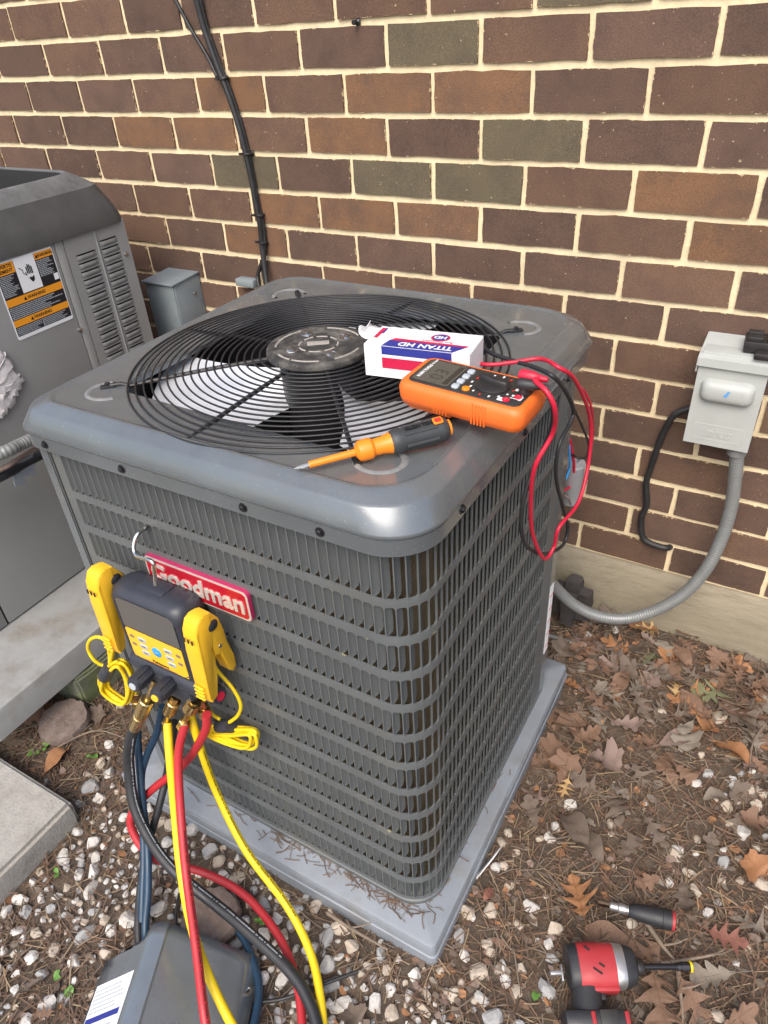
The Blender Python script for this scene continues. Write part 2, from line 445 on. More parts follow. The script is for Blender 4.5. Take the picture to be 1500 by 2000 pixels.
PATHS = {
 'hose_black': [(-0.817,-1.016,0.3593),(-0.8352,-1.0262,0.315),(-0.8472,-1.0401,0.25),(-0.8177,-1.0749,0.175),(-0.7357,-1.0997,0.11),(-0.5971,-1.1051,0.07),(-0.4684,-1.119,0.05),(-0.4074,-1.1416,0.04),(-0.362,-1.1769,0.03),(-0.3203,-1.2102,0.02)],
 'hose_yellow': [(-0.7609,-0.991,0.3718),(-0.7373,-1.0233,0.33),(-0.7101,-1.0671,0.245),(-0.6711,-1.114,0.19),(-0.613,-1.165,0.15),(-0.5506,-1.2038,0.12),(-0.4785,-1.2361,0.09),(-0.4191,-1.2526,0.05)],
 'hose_red': [(-0.7113,-0.991,0.4007),(-0.7203,-1.0153,0.345),(-0.7039,-1.0528,0.275),(-0.6508,-1.1191,0.2),(-0.5756,-1.1915,0.155),(-0.5056,-1.2587,0.12),(-0.4657,-1.2957,0.06)],
 'hose_red_behind': [(-0.6629,-0.981,0.4393),(-0.6754,-0.986,0.3922),(-0.748,-0.9925,0.27),(-0.8219,-1.0256,0.185),(-0.8552,-1.0584,0.14),(-0.8549,-1.0781,0.1),(-0.8022,-1.0878,0.06),(-0.703,-1.0595,0.045),(-0.6117,-1.0535,0.035),(-0.5167,-1.0801,0.03),(-0.4482,-1.1233,0.025),(-0.3985,-1.1774,0.02),(-0.3634,-1.2193,0.02)],
 'hose_yellow_behind': [(-0.7195,-0.971,0.3961),(-0.7073,-0.981,0.3536),(-0.6996,-0.9842,0.215),(-0.6219,-1.0166,0.125),(-0.5207,-1.0426,0.07),(-0.4504,-1.0775,0.04),(-0.399,-1.1245,0.03),(-0.3604,-1.1724,0.02)],
 'hose_blue': [(-0.8659,-0.971,0.3375),(-0.8571,-1.0041,0.26),(-0.8288,-1.0494,0.18),(-0.7929,-1.0927,0.12),(-0.7539,-1.1441,0.08),(-0.7264,-1.1882,0.05),(-0.7058,-1.2054,0.02),(-0.6631,-1.1691,0.012),(-0.6266,-1.1004,0.012),(-0.59,-1.1037,0.014),(-0.5445,-1.1256,0.015),(-0.5027,-1.1584,0.018),(-0.4741,-1.2107,0.02),(-0.457,-1.2631,0.02)],
 'hose_blue_short': [(-0.7974,-0.966,0.3672),(-0.8182,-0.9826,0.3),(-0.8415,-1.0026,0.245),(-0.8479,-1.0261,0.2),(-0.8247,-1.0659,0.14),(-0.7963,-1.1088,0.09),(-0.7742,-1.1436,0.06),(-0.7531,-1.1774,0.03)],
 'hose_black_behind': [(-0.7804,-0.966,0.3349),(-0.8043,-0.9944,0.22),(-0.8021,-1.0365,0.165),(-0.804,-1.0858,0.1),(-0.7906,-1.1361,0.05),(-0.7589,-1.1806,0.03),(-0.7334,-1.2083,0.015)],
 'cord_ground': [(-0.4962,-1.1765,0.012),(-0.4582,-1.149,0.012),(-0.4186,-1.1077,0.014),(-0.3706,-1.0542,0.01)],
 'cord_small': [(-0.7376,-1.1023,0.012),(-0.7197,-1.1297,0.012),(-0.6963,-1.1567,0.01)],
 'lead_red': [(-0.2592,-0.72,0.985),(-0.2413,-0.7271,0.99),(-0.2224,-0.7399,0.985),(-0.212,-0.7367,0.9629),(-0.219,-0.7124,0.9188),(-0.234,-0.725,0.8731),(-0.244,-0.6994,0.8013),(-0.249,-0.6625,0.7183),(-0.244,-0.6113,0.6386),(-0.239,-0.5808,0.642),(-0.234,-0.5816,0.6824),(-0.224,-0.5193,0.6943),(-0.226,-0.4767,0.7461),(-0.229,-0.4878,0.8241),(-0.234,-0.5749,0.9242),(-0.2499,-0.6106,0.957),(-0.2848,-0.5791,0.95),(-0.3193,-0.5937,0.945),(-0.3514,-0.6069,0.942),(-0.3926,-0.6011,0.942)],
 'lead_black': [(-0.2462,-0.7142,0.975),(-0.2302,-0.7141,0.97),(-0.224,-0.7057,0.9512),(-0.229,-0.6857,0.9138),(-0.239,-0.6824,0.8726),(-0.249,-0.7039,0.8272),(-0.254,-0.7054,0.7768),(-0.256,-0.6731,0.7075),(-0.254,-0.5874,0.627),(-0.252,-0.4806,0.5685),(-0.251,-0.4605,0.5954),(-0.251,-0.5138,0.6779),(-0.251,-0.5659,0.7624),(-0.249,-0.5728,0.8197),(-0.247,-0.5323,0.8378),(-0.246,-0.5267,0.8564),(-0.244,-0.5841,0.9111),(-0.25,-0.6294,0.952),(-0.2871,-0.6024,0.948),(-0.3226,-0.5852,0.944),(-0.359,-0.5706,0.943),(-0.3891,-0.5465,0.943),(-0.4308,-0.527,0.943),(-0.442,-0.5302,0.945)],
 'wire_dark': [(-0.294,-0.3371,0.7566),(-0.284,-0.2949,0.6966),(-0.279,-0.2615,0.6475),(-0.284,-0.2488,0.6131),(-0.294,-0.2759,0.6244),(-0.314,-0.2517,0.6166)],
 'wire_thin_red': [(-0.304,-0.3108,0.7922),(-0.294,-0.2801,0.7656),(-0.284,-0.2515,0.718),(-0.289,-0.1948,0.6332),(-0.294,-0.1799,0.5641)],
 'wire_orange': [(-0.314,-0.2705,0.6575),(-0.309,-0.2595,0.6221),(-0.306,-0.2483,0.5872),(-0.309,-0.2322,0.5343),(-0.314,-0.2712,0.5401)],
 'wire_blue': [(-0.314,-0.2702,0.6461),(-0.311,-0.2646,0.6069),(-0.312,-0.2582,0.5853),(-0.314,-0.2653,0.5648)],
 'wire_yellow': [(-0.314,-0.2634,0.5242),(-0.306,-0.2547,0.5109),(-0.306,-0.2349,0.4792),(-0.314,-0.217,0.4453)],
 'capacitor': [(-0.314,-0.2333,0.5888),(-0.314,-0.2216,0.4842)],
 'conduit': [(-0.0319,-0.065,0.59),(-0.0234,-0.06,0.5287),(-0.0157,-0.055,0.451),(-0.0171,-0.06,0.3723),(-0.0304,-0.075,0.292),(-0.0627,-0.09,0.2151),(-0.1126,-0.105,0.1558),(-0.1742,-0.125,0.1202),(-0.2356,-0.15,0.1258),(-0.2891,-0.17,0.1573),(-0.3285,-0.2,0.2182),(-0.3506,-0.24,0.2847)],
 'wall_cable': [(-0.137,-0.02,0.6419),(-0.1655,-0.022,0.6215),(-0.1801,-0.018,0.5797),(-0.1877,-0.014,0.5353),(-0.1938,-0.014,0.4838),(-0.1975,-0.014,0.435),(-0.1881,-0.014,0.381),(-0.1941,-0.013,0.342),(-0.1855,-0.013,0.2919),(-0.1663,-0.013,0.2751),(-0.1283,-0.012,0.2718),(-0.1182,0.015,0.2622)],
 'cable_a': [(-1.2924,-0.02,1.4227),(-1.2894,-0.015,1.3869),(-1.2825,-0.013,1.3314),(-1.2626,-0.013,1.2638),(-1.2425,-0.013,1.2037),(-1.2256,-0.013,1.1309),(-1.2151,-0.013,1.0435),(-1.212,-0.013,0.9744),(-1.2088,-0.013,0.9266),(-1.2129,-0.013,0.8641),(-1.2014,-0.03,0.7792),(-1.173,-0.06,0.7387)],
 'cable_b': [(-1.2838,-0.02,1.4222),(-1.2837,-0.01,1.3865),(-1.2799,-0.006,1.331),(-1.2597,-0.006,1.2632),(-1.2394,-0.006,1.2029),(-1.2223,-0.006,1.13),(-1.2131,-0.006,1.0423),(-1.2098,-0.006,0.973),(-1.2048,-0.006,0.9252),(-1.2104,-0.008,0.863),(-1.2347,-0.01,0.8161),(-1.2427,-0.015,0.7903),(-1.2153,-0.04,0.754)],
 'cable_c': [(-1.3706,-0.008,1.4275),(-1.3581,-0.006,1.3904),(-1.3293,-0.006,1.3376),(-1.2938,-0.006,1.2836),(-1.2716,-0.01,1.2439)],
 'pipe_low': [(-0.358,-0.1625,0.02),(-0.3181,-0.1608,0.02),(-0.2665,-0.1555,0.015),(-0.245,-0.1472,0.01)],
 'left_conduit': [(-1.33,-0.8531,0.6602),(-1.33,-0.785,0.657),(-1.33,-0.7375,0.6534),(-1.33,-0.6876,0.6496),(-1.33,-0.6247,0.6366)],
 'left_tube': [(-1.34,-0.8653,0.6166),(-1.34,-0.7934,0.62),(-1.34,-0.7361,0.6229),(-1.34,-0.6838,0.6226),(-1.34,-0.6247,0.615)],
 'left_pipe': [(-1.36,-0.8586,0.6007),(-1.36,-0.7886,0.5968),(-1.36,-0.7317,0.5964),(-1.36,-0.6795,0.5936),(-1.36,-0.6208,0.5819)],
 'tape_strip': [(-1.355,-0.7623,0.6148),(-1.355,-0.7076,0.6101),(-1.355,-0.7185,0.564),(-1.355,-0.7452,0.573),(-1.355,-0.7486,0.5552),(-1.355,-0.7716,0.5624)],
 'cordL': [(-0.8317,-0.991,0.5258),(-0.8571,-0.991,0.4797),(-0.8772,-0.991,0.4419)],
 'loopL': [(-0.8376,-0.986,0.5184),(-0.8647,-0.986,0.4712),(-0.8842,-0.989,0.4519),(-0.8962,-0.996,0.4656),(-0.9021,-0.996,0.4903),(-0.8841,-0.996,0.5206),(-0.8617,-0.993,0.5352),(-0.8527,-0.989,0.5238),(-0.8631,-0.986,0.4844),(-0.8803,-0.986,0.4444)],
 'tieL': [(-0.867,-0.989,0.4604),(-0.8966,-0.991,0.419)],
 'cordR': [(-0.6389,-0.961,0.5621),(-0.6356,-0.959,0.5334),(-0.6153,-0.956,0.4999),(-0.607,-0.956,0.4681),(-0.6182,-0.956,0.4369),(-0.6361,-0.959,0.4133),(-0.655,-0.961,0.3954)],
 'cordR2': [(-0.6817,-0.961,0.4259),(-0.6759,-0.961,0.4097),(-0.6603,-0.961,0.4055)],
 'tieR': [(-0.6679,-0.961,0.3838),(-0.637,-0.961,0.4019)],
 'bundleR': [(-0.6933,-0.961,0.3552),(-0.6393,-0.959,0.385),(-0.5907,-0.959,0.4114),(-0.5945,-0.959,0.3828),(-0.615,-0.961,0.3644),(-0.6618,-0.961,0.3535)],
 'bundleL': [(-0.9032,-0.991,0.4157),(-0.9157,-0.991,0.3849),(-0.8988,-0.986,0.3582),(-0.8754,-0.981,0.3543),(-0.8439,-0.981,0.4121),(-0.8399,-0.981,0.4595),(-0.8543,-0.986,0.4725)],
 'hook': [(-0.6947,-0.976,0.6995),(-0.689,-0.976,0.7226),(-0.6863,-0.975,0.7396),(-0.6938,-0.974,0.7435),(-0.7147,-0.971,0.7376),(-0.7306,-0.967,0.7356),(-0.7384,-0.961,0.7427),(-0.7385,-0.953,0.7537),(-0.738,-0.943,0.758),(-0.7373,-0.931,0.7566),(-0.7476,-0.921,0.7437)],
 'g_bar': [(-0.7974,-0.991,0.517),(-0.6837,-0.991,0.4954)],
 'g_knob1': [(-0.7517,-1.006,0.5126),(-0.7396,-1.041,0.5239)],
 'g_knob2': [(-0.705,-1.006,0.5106),(-0.695,-1.041,0.5221)],
 'g_knobR': [(-0.6671,-0.976,0.5041),(-0.6234,-0.981,0.5111)],
 'port_black': [(-0.7545,-0.991,0.4815),(-0.7632,-1.006,0.4527),(-0.7762,-1.016,0.423),(-0.7996,-1.016,0.3872),(-0.8183,-1.016,0.3558)],
 'port_yellow': [(-0.7217,-0.986,0.4539),(-0.7372,-0.991,0.4213),(-0.7571,-0.991,0.3876),(-0.7679,-0.991,0.3498)],
 'port_red': [(-0.6766,-0.986,0.4684),(-0.6855,-0.991,0.4515),(-0.704,-0.991,0.418),(-0.7262,-0.991,0.3813)],
 'port_red_rear': [(-0.6789,-0.971,0.4573),(-0.6777,-0.973,0.4349),(-0.6744,-0.976,0.4208)],
 'port_blue': [(-0.8529,-0.971,0.3808),(-0.8628,-0.971,0.3533),(-0.8671,-0.971,0.3339)],
 'g_face': [(-0.7833,-0.996,0.6792),(-0.6367,-0.996,0.6803),(-0.6632,-0.996,0.5393),(-0.7917,-0.996,0.5432)],
 'stick1': [(0.0304,-0.7437,0.012),(0.0661,-0.7692,0.015),(0.0959,-0.7873,0.01)],
 'stick2': [(-1.233,-1.0086,0.012),(-1.2002,-0.9473,0.015),(-1.1538,-0.9123,0.015),(-1.0906,-0.8946,0.01)],
 'stick3': [(0.0959,-0.7873,0.01),(0.1124,-0.8314,0.012),(0.1282,-0.871,0.01)],
 'stick4': [(0.1714,-0.1842,0.01),(0.1487,-0.2727,0.02),(0.1489,-0.3235,0.012)],
 'stick5': [(0.0779,-0.8024,0.012),(0.1387,-0.7571,0.014),(0.1662,-0.7231,0.012)],
 'stick6': [(-0.4662,-1.0044,0.012),(-0.4148,-0.9984,0.015),(-0.3429,-0.9959,0.01)],
 'leaf_spots': [(-0.0788,-0.7618,'o',0.062),(-0.1309,-0.6265,'d',0.075),(-0.0721,-0.5456,'d',0.06),(-0.2162,-0.5948,'p',0.05),(-0.2135,-0.6323,'d',0.045),(-0.1709,-0.5512,'y',0.035),(-0.0937,-0.6487,'d',0.06),(0.0225,-0.6711,'b',0.04),(-0.0104,-0.8088,'b',0.09),(0.0471,-0.7964,'b',0.06),(0.0867,-0.862,'b',0.075),(0.1511,-0.7805,'g',0.05),(0.1637,-0.7059,'r',0.045),(0.2071,-0.6636,'g',0.06),(0.1367,-0.8349,'b',0.06),(0.1967,-0.8266,'b',0.05),(-0.1794,0.0586,'b',0.06),(-0.1194,-0.0289,'y',0.055),(-0.1489,-0.0126,'o',0.06),(-0.0234,-0.0112,'b',0.06),(-0.0612,-0.1256,'o',0.05),(-0.0321,-0.0925,'b',0.05),(-0.1276,-0.1774,'g',0.045),(-0.0843,-0.2088,'p',0.045),(-0.025,-0.1874,'y',0.04),(0.018,-0.1742,'v',0.04),(0.0555,-0.1637,'v',0.055),(-0.0939,-0.1141,'v',0.05),(-0.1632,-0.1583,'p',0.05),(-0.2433,-0.2893,'o',0.04),(-0.2516,-0.3943,'b',0.06),(-0.2021,-0.4007,'b',0.055),(-0.1689,-0.4145,'b',0.05),(-0.2303,-0.4909,'b',0.06),(-0.1597,-0.3474,'g',0.05),(-0.146,-0.2913,'g',0.05),(-0.0969,-0.3468,'p',0.05),(-0.1199,-0.4484,'p',0.05),(-0.1842,-0.5101,'b',0.05),(-0.1354,-0.5261,'d',0.06),(-0.0395,-0.3555,'b',0.05),(0.0091,-0.3305,'p',0.06),(0.0539,-0.2848,'o',0.05),(0.1144,-0.3057,'o',0.065),(0.123,-0.1789,'b',0.07),(0.1395,-0.0955,'b',0.06),(0.0914,-0.067,'b',0.06),(0.0436,-0.0545,'b',0.07),(0.1188,-0.0167,'d',0.06),(0.1671,-0.2417,'b',0.05),(-0.0054,-0.3892,'b',0.045),(-0.044,-0.4513,'d',0.045),(0.0398,-0.4078,'b',0.04),(-0.072,-0.5065,'g',0.035),(0.1568,-0.4003,'d',0.04),(-0.2847,0.0181,'b',0.05),(-0.2039,-0.1012,'d',0.045),(-0.2393,-0.1582,'b',0.04),(0.0962,-0.2165,'d',0.05),(-0.0416,-0.2709,'d',0.05),(0.1031,-0.4283,'g',0.04),(-0.0856,-0.2771,'d',0.055),(0.0116,-0.2598,'d',0.05),(-1.2002,-1.0069,'o',0.05),(-1.3526,-0.9571,'b',0.06),(-1.3513,-0.9133,'o',0.04),(-1.2171,-0.8878,'d',0.04),(-0.2253,-0.8294,'r',0.022),(0.2027,-0.5539,'o',0.05),(0.1817,-0.4501,'b',0.04),(0.1126,-0.5458,'d',0.04),(0.0122,-0.5634,'d',0.05),(-0.8607,-1.3406,'d',0.03),(-0.8056,-1.3631,'b',0.03),(-0.3335,-1.1148,'d',0.04),(0.0891,-0.6671,'d',0.05),(-0.0235,-0.6175,'d',0.05)],
 'stone_spots': [(-0.0609,-0.5471),(-0.0678,-0.5783),(-0.1632,-0.6382),(-0.1809,-0.6719),(-0.2389,-0.6928),(-0.2429,-0.7153),(-0.2121,-0.7262),(-0.2227,-0.7604),(-0.2336,-0.7718),(-0.2014,-0.7931),(-0.1011,-0.8555),(-0.2152,-0.8529),(-0.2374,-0.8779),(-0.2251,-0.9428),(-0.2274,-1.0094),(-0.1861,-0.9153),(-0.1576,-0.9275),(-0.1279,-0.916),(-0.1487,-0.9451),(-0.1669,-0.9895),(-0.1661,-0.6605),(0.1014,-0.4131),(0.1359,-0.3818),(0.1584,-0.3293),(0.1388,-0.4699),(0.0587,-0.3384),(0.0884,-0.6121),(0.0584,-0.6443),(-0.0386,-0.6685),(0.062,-0.5699),(0.1889,-0.5029),(0.134,-0.4027),(0.0795,-0.3702),(0.1834,-0.3769),(0.1366,-0.8081),(0.1716,-0.8306)],
 'weed_spots': [(-1.1386,-0.9582),(-1.2579,-0.9965),(-0.9865,-1.1834),(-0.84,-1.3149),(-0.7892,-1.3188),(-1.2676,-1.0171),(-0.5762,-1.0673),(-0.0944,-0.934),(-0.7102,-1.2106)],
}

# ================================================================== THE GROUND
def ground_z(x, y):
    n = mnoise.fractal(Vector((x * 3.1, y * 3.1, 4.2)), 1.0, 2.0, 4) * .010 + mnoise.noise(Vector((x * 14, y * 14, 1.))) * .004
    lift = .022 * max(0., min(1., (y + .5) / .5)) if y < .5 else .022      # litter banked up a little towards the wall
    d = math.hypot(x, y)
    return (n + lift) * (1. if d < 4 else max(0., 1 - (d - 4) / 4)) - .006
def axis(lo, hi, step, far):
    a = []; v = lo
    while v <= hi + 1e-6: a.append(round(v, 4)); v += step
    g = step; l = [lo]; h = [hi]
    while l[-1] > -far: g *= 1.5; l.append(l[-1] - g)
    g = step
    while h[-1] < far: g *= 1.5; h.append(h[-1] + g)
    return sorted(set(l[1:] + a + h[1:]))
xs = axis(-1.9, .7, .018, 60.); ys = axis(-2.0, .12, .018, 60.)
mb = MB(); nx = len(xs)
mb.add([(x, y, ground_z(x, y)) for y in ys for x in xs],
       [(j * nx + i, j * nx + i + 1, (j + 1) * nx + i + 1, (j + 1) * nx + i) for j in range(len(ys) - 1) for i in range(nx - 1)])
g = mb.obj('ground', MT['dirt'], smooth=True); g['kind'] = 'structure'

# ================================================================== THE BRICK WALL
H = .08128; Z0 = 1.33; PITCH = .2046
wall = thing('brick_wall', 'long brown brick wall with cream mortar joints on a concrete foundation', 'wall', (0, 0, 0))
XL, XR = -2.75, .75
mb = MB(); mb.box((-1., .065, (.19 + Z0 + 20 * H) / 2), (11.2, .12, Z0 + 20 * H - .19))
mb.obj('mortar', MT['mortar'], wall)
mb = MB()                                      # concrete footing standing a little proud of the brick
cols = 420; prof = [(.0, -.3), (-.012, -.05), (-.014, .08), (-.012, .178), (-.004, .190), (.02, .1915)]
rings = []
for i in range(cols + 1):
    x = -6.6 + 11.2 * i / cols
    rings.append([Vector((x, p[0] + mnoise.noise(Vector((x * 6, p[1] * 6, 0))) * .004, p[1] + (mnoise.noise(Vector((x * 9, 0, 3))) * .0025 if p[1] > .17 else 0))) for p in prof])
mb.loft(rings, closed=False)
mb.obj('foundation', MT['foundation'], wall, smooth=50)
JOINTS = {-1: [-1.948, -1.742, -1.536, -1.356, -1.151, -.947, -.738, -.529], 0: [-1.851, -1.644, -1.44, -1.25, -1.043, -.833, -.631, -.423, -.215],
  1: [-1.96, -1.756, -1.557, -1.351, -1.149, -.938, -.732, -.525, -.314], 2: [-2.06, -1.857, -1.655, -1.45, -1.25, -1.046, -.84, -.627, -.419, -.208],
  3: [-1.551, -1.344, -1.141, -.937, -.734, -.531, -.318, -.105], 4: [-1.643, -1.442, -1.238, -1.034, -.828, -.624, -.415, -.207],
  5: [-1.547, -1.345, -1.141, -.938, -.736, -.526, -.318, -.108], 6: [-1.643, -1.443, -1.244, -1.044, -.843, -.641, -.428, -.222],
  7: [-.312], 8: [-.212], 9: [-.318, -.112], 10: [-.226, -.016], 11: [-.337, -.134], 12: [-.223], 13: [-.335, -.118, .094], -2: [-.84], -3: [-.735]}
OLIVE = {(0, -.833), (2, -.627), (3, -1.344), (3, -.937), (3, -.734), (-1, -.529), (3, -1.756)}
TAN = {(1, -1.351), (1, -.938), (1, -.732), (4, -1.238), (4, -1.034), (4, -.828), (3, -.318), (4, -.207), (2, -1.655), (2, -1.45), (2, -1.046), (5, -1.345)}
rb = random.Random(3); EXT = {}
for row, js in sorted(JOINTS.items()):
    xs_ = list(js)
    while xs_[0] > XL + .1: xs_.insert(0, xs_[0] - PITCH + rb.uniform(-.003, .003))
    while xs_[-1] < XR - .1: xs_.append(xs_[-1] + PITCH + rb.uniform(-.003, .003))
    zt = Z0 - row * H; zb = zt - H; EXT[row] = (xs_[0], xs_[-1])
    for a, b in zip(xs_[:-1], xs_[1:]):
        w = (b - a) - .0095 + rb.uniform(-.002, .001); h = H - .0118 + rb.uniform(-.0015, .001)
        cx_, cz = (a + b) / 2, (zt + zb) / 2 + rb.uniform(-.001, .001)
        out = []
        for (px, pz), cnt in (((-1, -1), 6), ((1, -1), 3), ((1, 1), 6), ((-1, 1), 3)):
            ex, ez = {(-1, -1): (1, -1), (1, -1): (1, 1), (1, 1): (-1, 1), (-1, 1): (-1, -1)}[(px, pz)]
            for k in range(cnt):
                t = k / cnt
                x_ = (px + (ex - px) * t) * w / 2; z_ = (pz + (ez - pz) * t) * h / 2
                if k == 0: x_ *= .997; z_ *= .988
                out.append((x_ + rb.uniform(-.0013, .0013), z_ + rb.uniform(-.0013, .0013)))
        tilt = rb.uniform(-.0011, .0011); y0 = rb.uniform(-.0010, .0010)
        n = len(out)
        vs = [(x_, .03, z_) for x_, z_ in out] + [(x_ * .997, y0 + tilt * x_ / .1, z_ * .992) for x_, z_ in out]
        fs = [(i, (i + 1) % n, n + (i + 1) % n, n + i) for i in range(n)] + [tuple(range(n, 2 * n))]
        key = (row, round(a, 3))
        mk = 'brick_olive' if key in OLIVE else 'brick_tan' if key in TAN else rb.choice(['brick_dark'] * 5 + ['brick_mid'] * 2) if row > 4 else rb.choice(['brick_dark'] * 3 + ['brick_mid'] * 3)
        q = MB().add(vs, fs).obj('brick', MT[mk], wall, smooth=False)
        q.location = (cx_, 0, cz)
# the wall goes on to both sides and above: plain bricks joined into one part
bf = MB(); rb = random.Random(9)
for row in range(-19, 14):
    zt = Z0 - row * H; st = []
    if row in EXT:
        a = EXT[row][0] - PITCH
        while a > -6.5: st.append(a); a -= PITCH
        a = EXT[row][1]
    else: a = -6.5 + (PITCH / 2 if row % 2 else 0)
    while a < 4.3: st.append(a); a += PITCH
    for a in st:
        c_x = a + PITCH / 2; w = PITCH - .0095; h = H - .0118; y0 = rb.uniform(-.001, .001)
        bf.add([(c_x + sx * w / 2 * k, y, zt - H / 2 + sz * h / 2 * k) for y, k in ((.03, 1.), (y0, .995)) for sx, sz in ((-1, -1), (1, -1), (1, 1), (-1, 1))],
               [(4, 5, 6, 7), (0, 1, 5, 4), (1, 2, 6, 5), (2, 3, 7, 6), (3, 0, 4, 7)])
o = bf.obj('brick_field', MT['brick_mid'], wall, smooth=False); o['kind'] = 'stuff'
# cable anchors left in the wall
for (x, z) in ((-.895, 1.33), (-1.212, 1.086)):
    mb = MB(); mb.lathe([(.004, 0), (.0062, .001), (.0062, .004), (.003, .006), (.003, .014), (.0045, .016), (.0045, .019)], 10, frame((x, .003, z), (1, 0, 0), (0, 0, 1)) @ Matrix.Rotation(0, 4, 'X'))
    mb.obj('anchor_screw', MT['screw_dark'], wall)

# ================================================================== THE AIR CONDITIONER
AX, AY = -.6189, -.6254
WL, WR, DF, DB = .3121, .3253, .3058, .3128
RC = .060
PADZ = .052
ac = thing('air_conditioner', 'grey louvered outdoor air conditioner with a black round fan grille on top', 'air conditioner', (AX, AY, 0), -.0065)
# base pan
mb = MB()
def ring(o, z, r): return [Vector((x, y, z)) for x, y in rrect4(-WL - o, WR + o, -DF - o, DB + o, (r, r, r * .6, r * .4), 8)]
mb.loft([ring(.001, PADZ, RC), ring(.002, PADZ + .004, RC), ring(.002, PADZ + .012, RC), ring(-.001, PADZ + .0145, RC), ring(-.02, PADZ + .016, RC * .8)], cap1=True)
mb.obj('base_pan', MT['ac_panel'], ac, smooth=40)
# path round the front, the rounded corner and the right side
LF = (WR - RC) + WL; LA = RC * math.pi / 2; LR = DF + DB - 2 * RC
def onpath(s, inset=0.):
    if s <= LF: x, y, ph = -WL + s, -DF, 0.
    elif s <= LF + LA:
        ph = (s - LF) / RC; x = WR - RC + RC * math.sin(ph); y = -DF + RC - RC * math.cos(ph)
    else: x, y, ph = WR, -DF + RC + (s - LF - LA), math.pi / 2
    return x - math.sin(ph) * inset, y + math.cos(ph) * inset, ph
S0 = .044; CP = .01480; NC = 72
ROWS = [(.776, .850)] + [(.7135 - .0642 * k, .7635 - .0642 * k) for k in range(11)]
mb = MB()
def P3(s, z, inset=0.):
    x, y, _ = onpath(s, inset); return Vector((x, y, z))
def pstrip(s0, s1, z0, z1):
    n = max(1, int((s1 - s0) / .01))
    mb.add([P3(s0 + (s1 - s0) * i / n, z) for i in range(n + 1) for z in (z0, z1)], [(2 * i, 2 * i + 2, 2 * i + 3, 2 * i + 1) for i in range(n)])
send = S0 + NC * CP
ztop, zlow = .870, PADZ + .013
pstrip(0.004, S0, zlow, ztop); pstrip(send, LF + LA + LR - .016, zlow, ztop)
edges_z = [ztop]
for i in range(len(ROWS) - 1): edges_z.append((ROWS[i][0] + ROWS[i + 1][1]) / 2)
edges_z.append(zlow)
HW = .0130
for ri, (z0, z1) in enumerate(ROWS):
    zt, zb = edges_z[ri], edges_z[ri + 1]
    for c in range(NC):
        a0 = S0 + c * CP; a1 = a0 + CP
        h0 = a0 + (CP - HW) / 2; h1 = h0 + HW
        hole = rrect(h0, h1, z0, z1, .0042, 3)
        mid_s, mid_z = (h0 + h1) / 2, (z0 + z1) / 2
        outer = []
        n = len(hole)
        for i, (s_, z_) in enumerate(hole):
            q = i % 4; cnr = i // 4
            S_ = a1 if cnr in (0, 1) else a0; Z_ = zb if cnr in (0, 3) else zt
            first_vert = cnr in (0, 2)     # leaving a horizontal edge first
            if q in (1, 2): pt = (S_, Z_) if q == 1 else ((S_, (Z_ * .7 + z_ * .3)) if first_vert else (S_ * .6 + s_ * .4, Z_))
            elif q == 0: pt = (s_, Z_) if first_vert else (S_, z_)
            else: pt = (S_, z_) if first_vert else (s_, Z_)
            outer.append(pt)
        vs = [P3(s_, z_) for s_, z_ in outer] + [P3(s_, z_, .0003) for s_, z_ in hole] + [P3(s_, z_, .0030) for s_, z_ in hole]
        fs = [(i, (i + 1) % n, n + (i + 1) % n, n + i) for i in range(n)] + [(n + i, n + (i + 1) % n, 2 * n + (i + 1) % n, 2 * n + i) for i in range(n)]
        mb.add(vs, fs)
mb.obj('louvered_panel', MT['ac_panel'], ac, smooth=30)
# bent louver slats behind the slots
def slat(h):
    prof = [(0, .0), (.0006, .0016), (.0022, .0042), (.0048, .0068), (.0070, .0088)]
    st = [(.0, .35), (.004, .85), (.010, 1.), (h - .012, 1.), (h - .005, .8), (h, .3)]
    vs = [(t * k, n * k + .0006, z) for z, k in st for t, n in prof]
    m_ = len(prof)
    fs = [(j * m_ + i, j * m_ + i + 1, (j + 1) * m_ + i + 1, (j + 1) * m_ + i) for j in range(len(st) - 1) for i in range(m_ - 1)]
    return vs, fs
slat_me = {}
for h in (ROWS[0][1] - ROWS[0][0], ROWS[1][1] - ROWS[1][0]):
    v, f = slat(h); slat_me[round(h, 4)] = MB().add(v, f).mesh('louver', MT['louver'], True)
rest = MB()
for ri, (z0, z1) in enumerate(ROWS):
    for c in range(NC):
        s_ = S0 + c * CP + (CP - HW) / 2
        x, y, ph = onpath(s_)
        if ri < 7 and c < 42:
            o = link('louver', slat_me[round(z1 - z0, 4)], ac, (x, y, z0), (0, 0, ph))
        else:
            v, f = slat(z1 - z0); mt = Matrix.Translation((x, y, z0)) @ Matrix.Rotation(ph, 4, 'Z')
            rest.add([mt @ Vector(p) for p in v], f)
o = rest.obj('louver_field', MT['louver'], ac, smooth=True); o['kind'] = 'stuff'
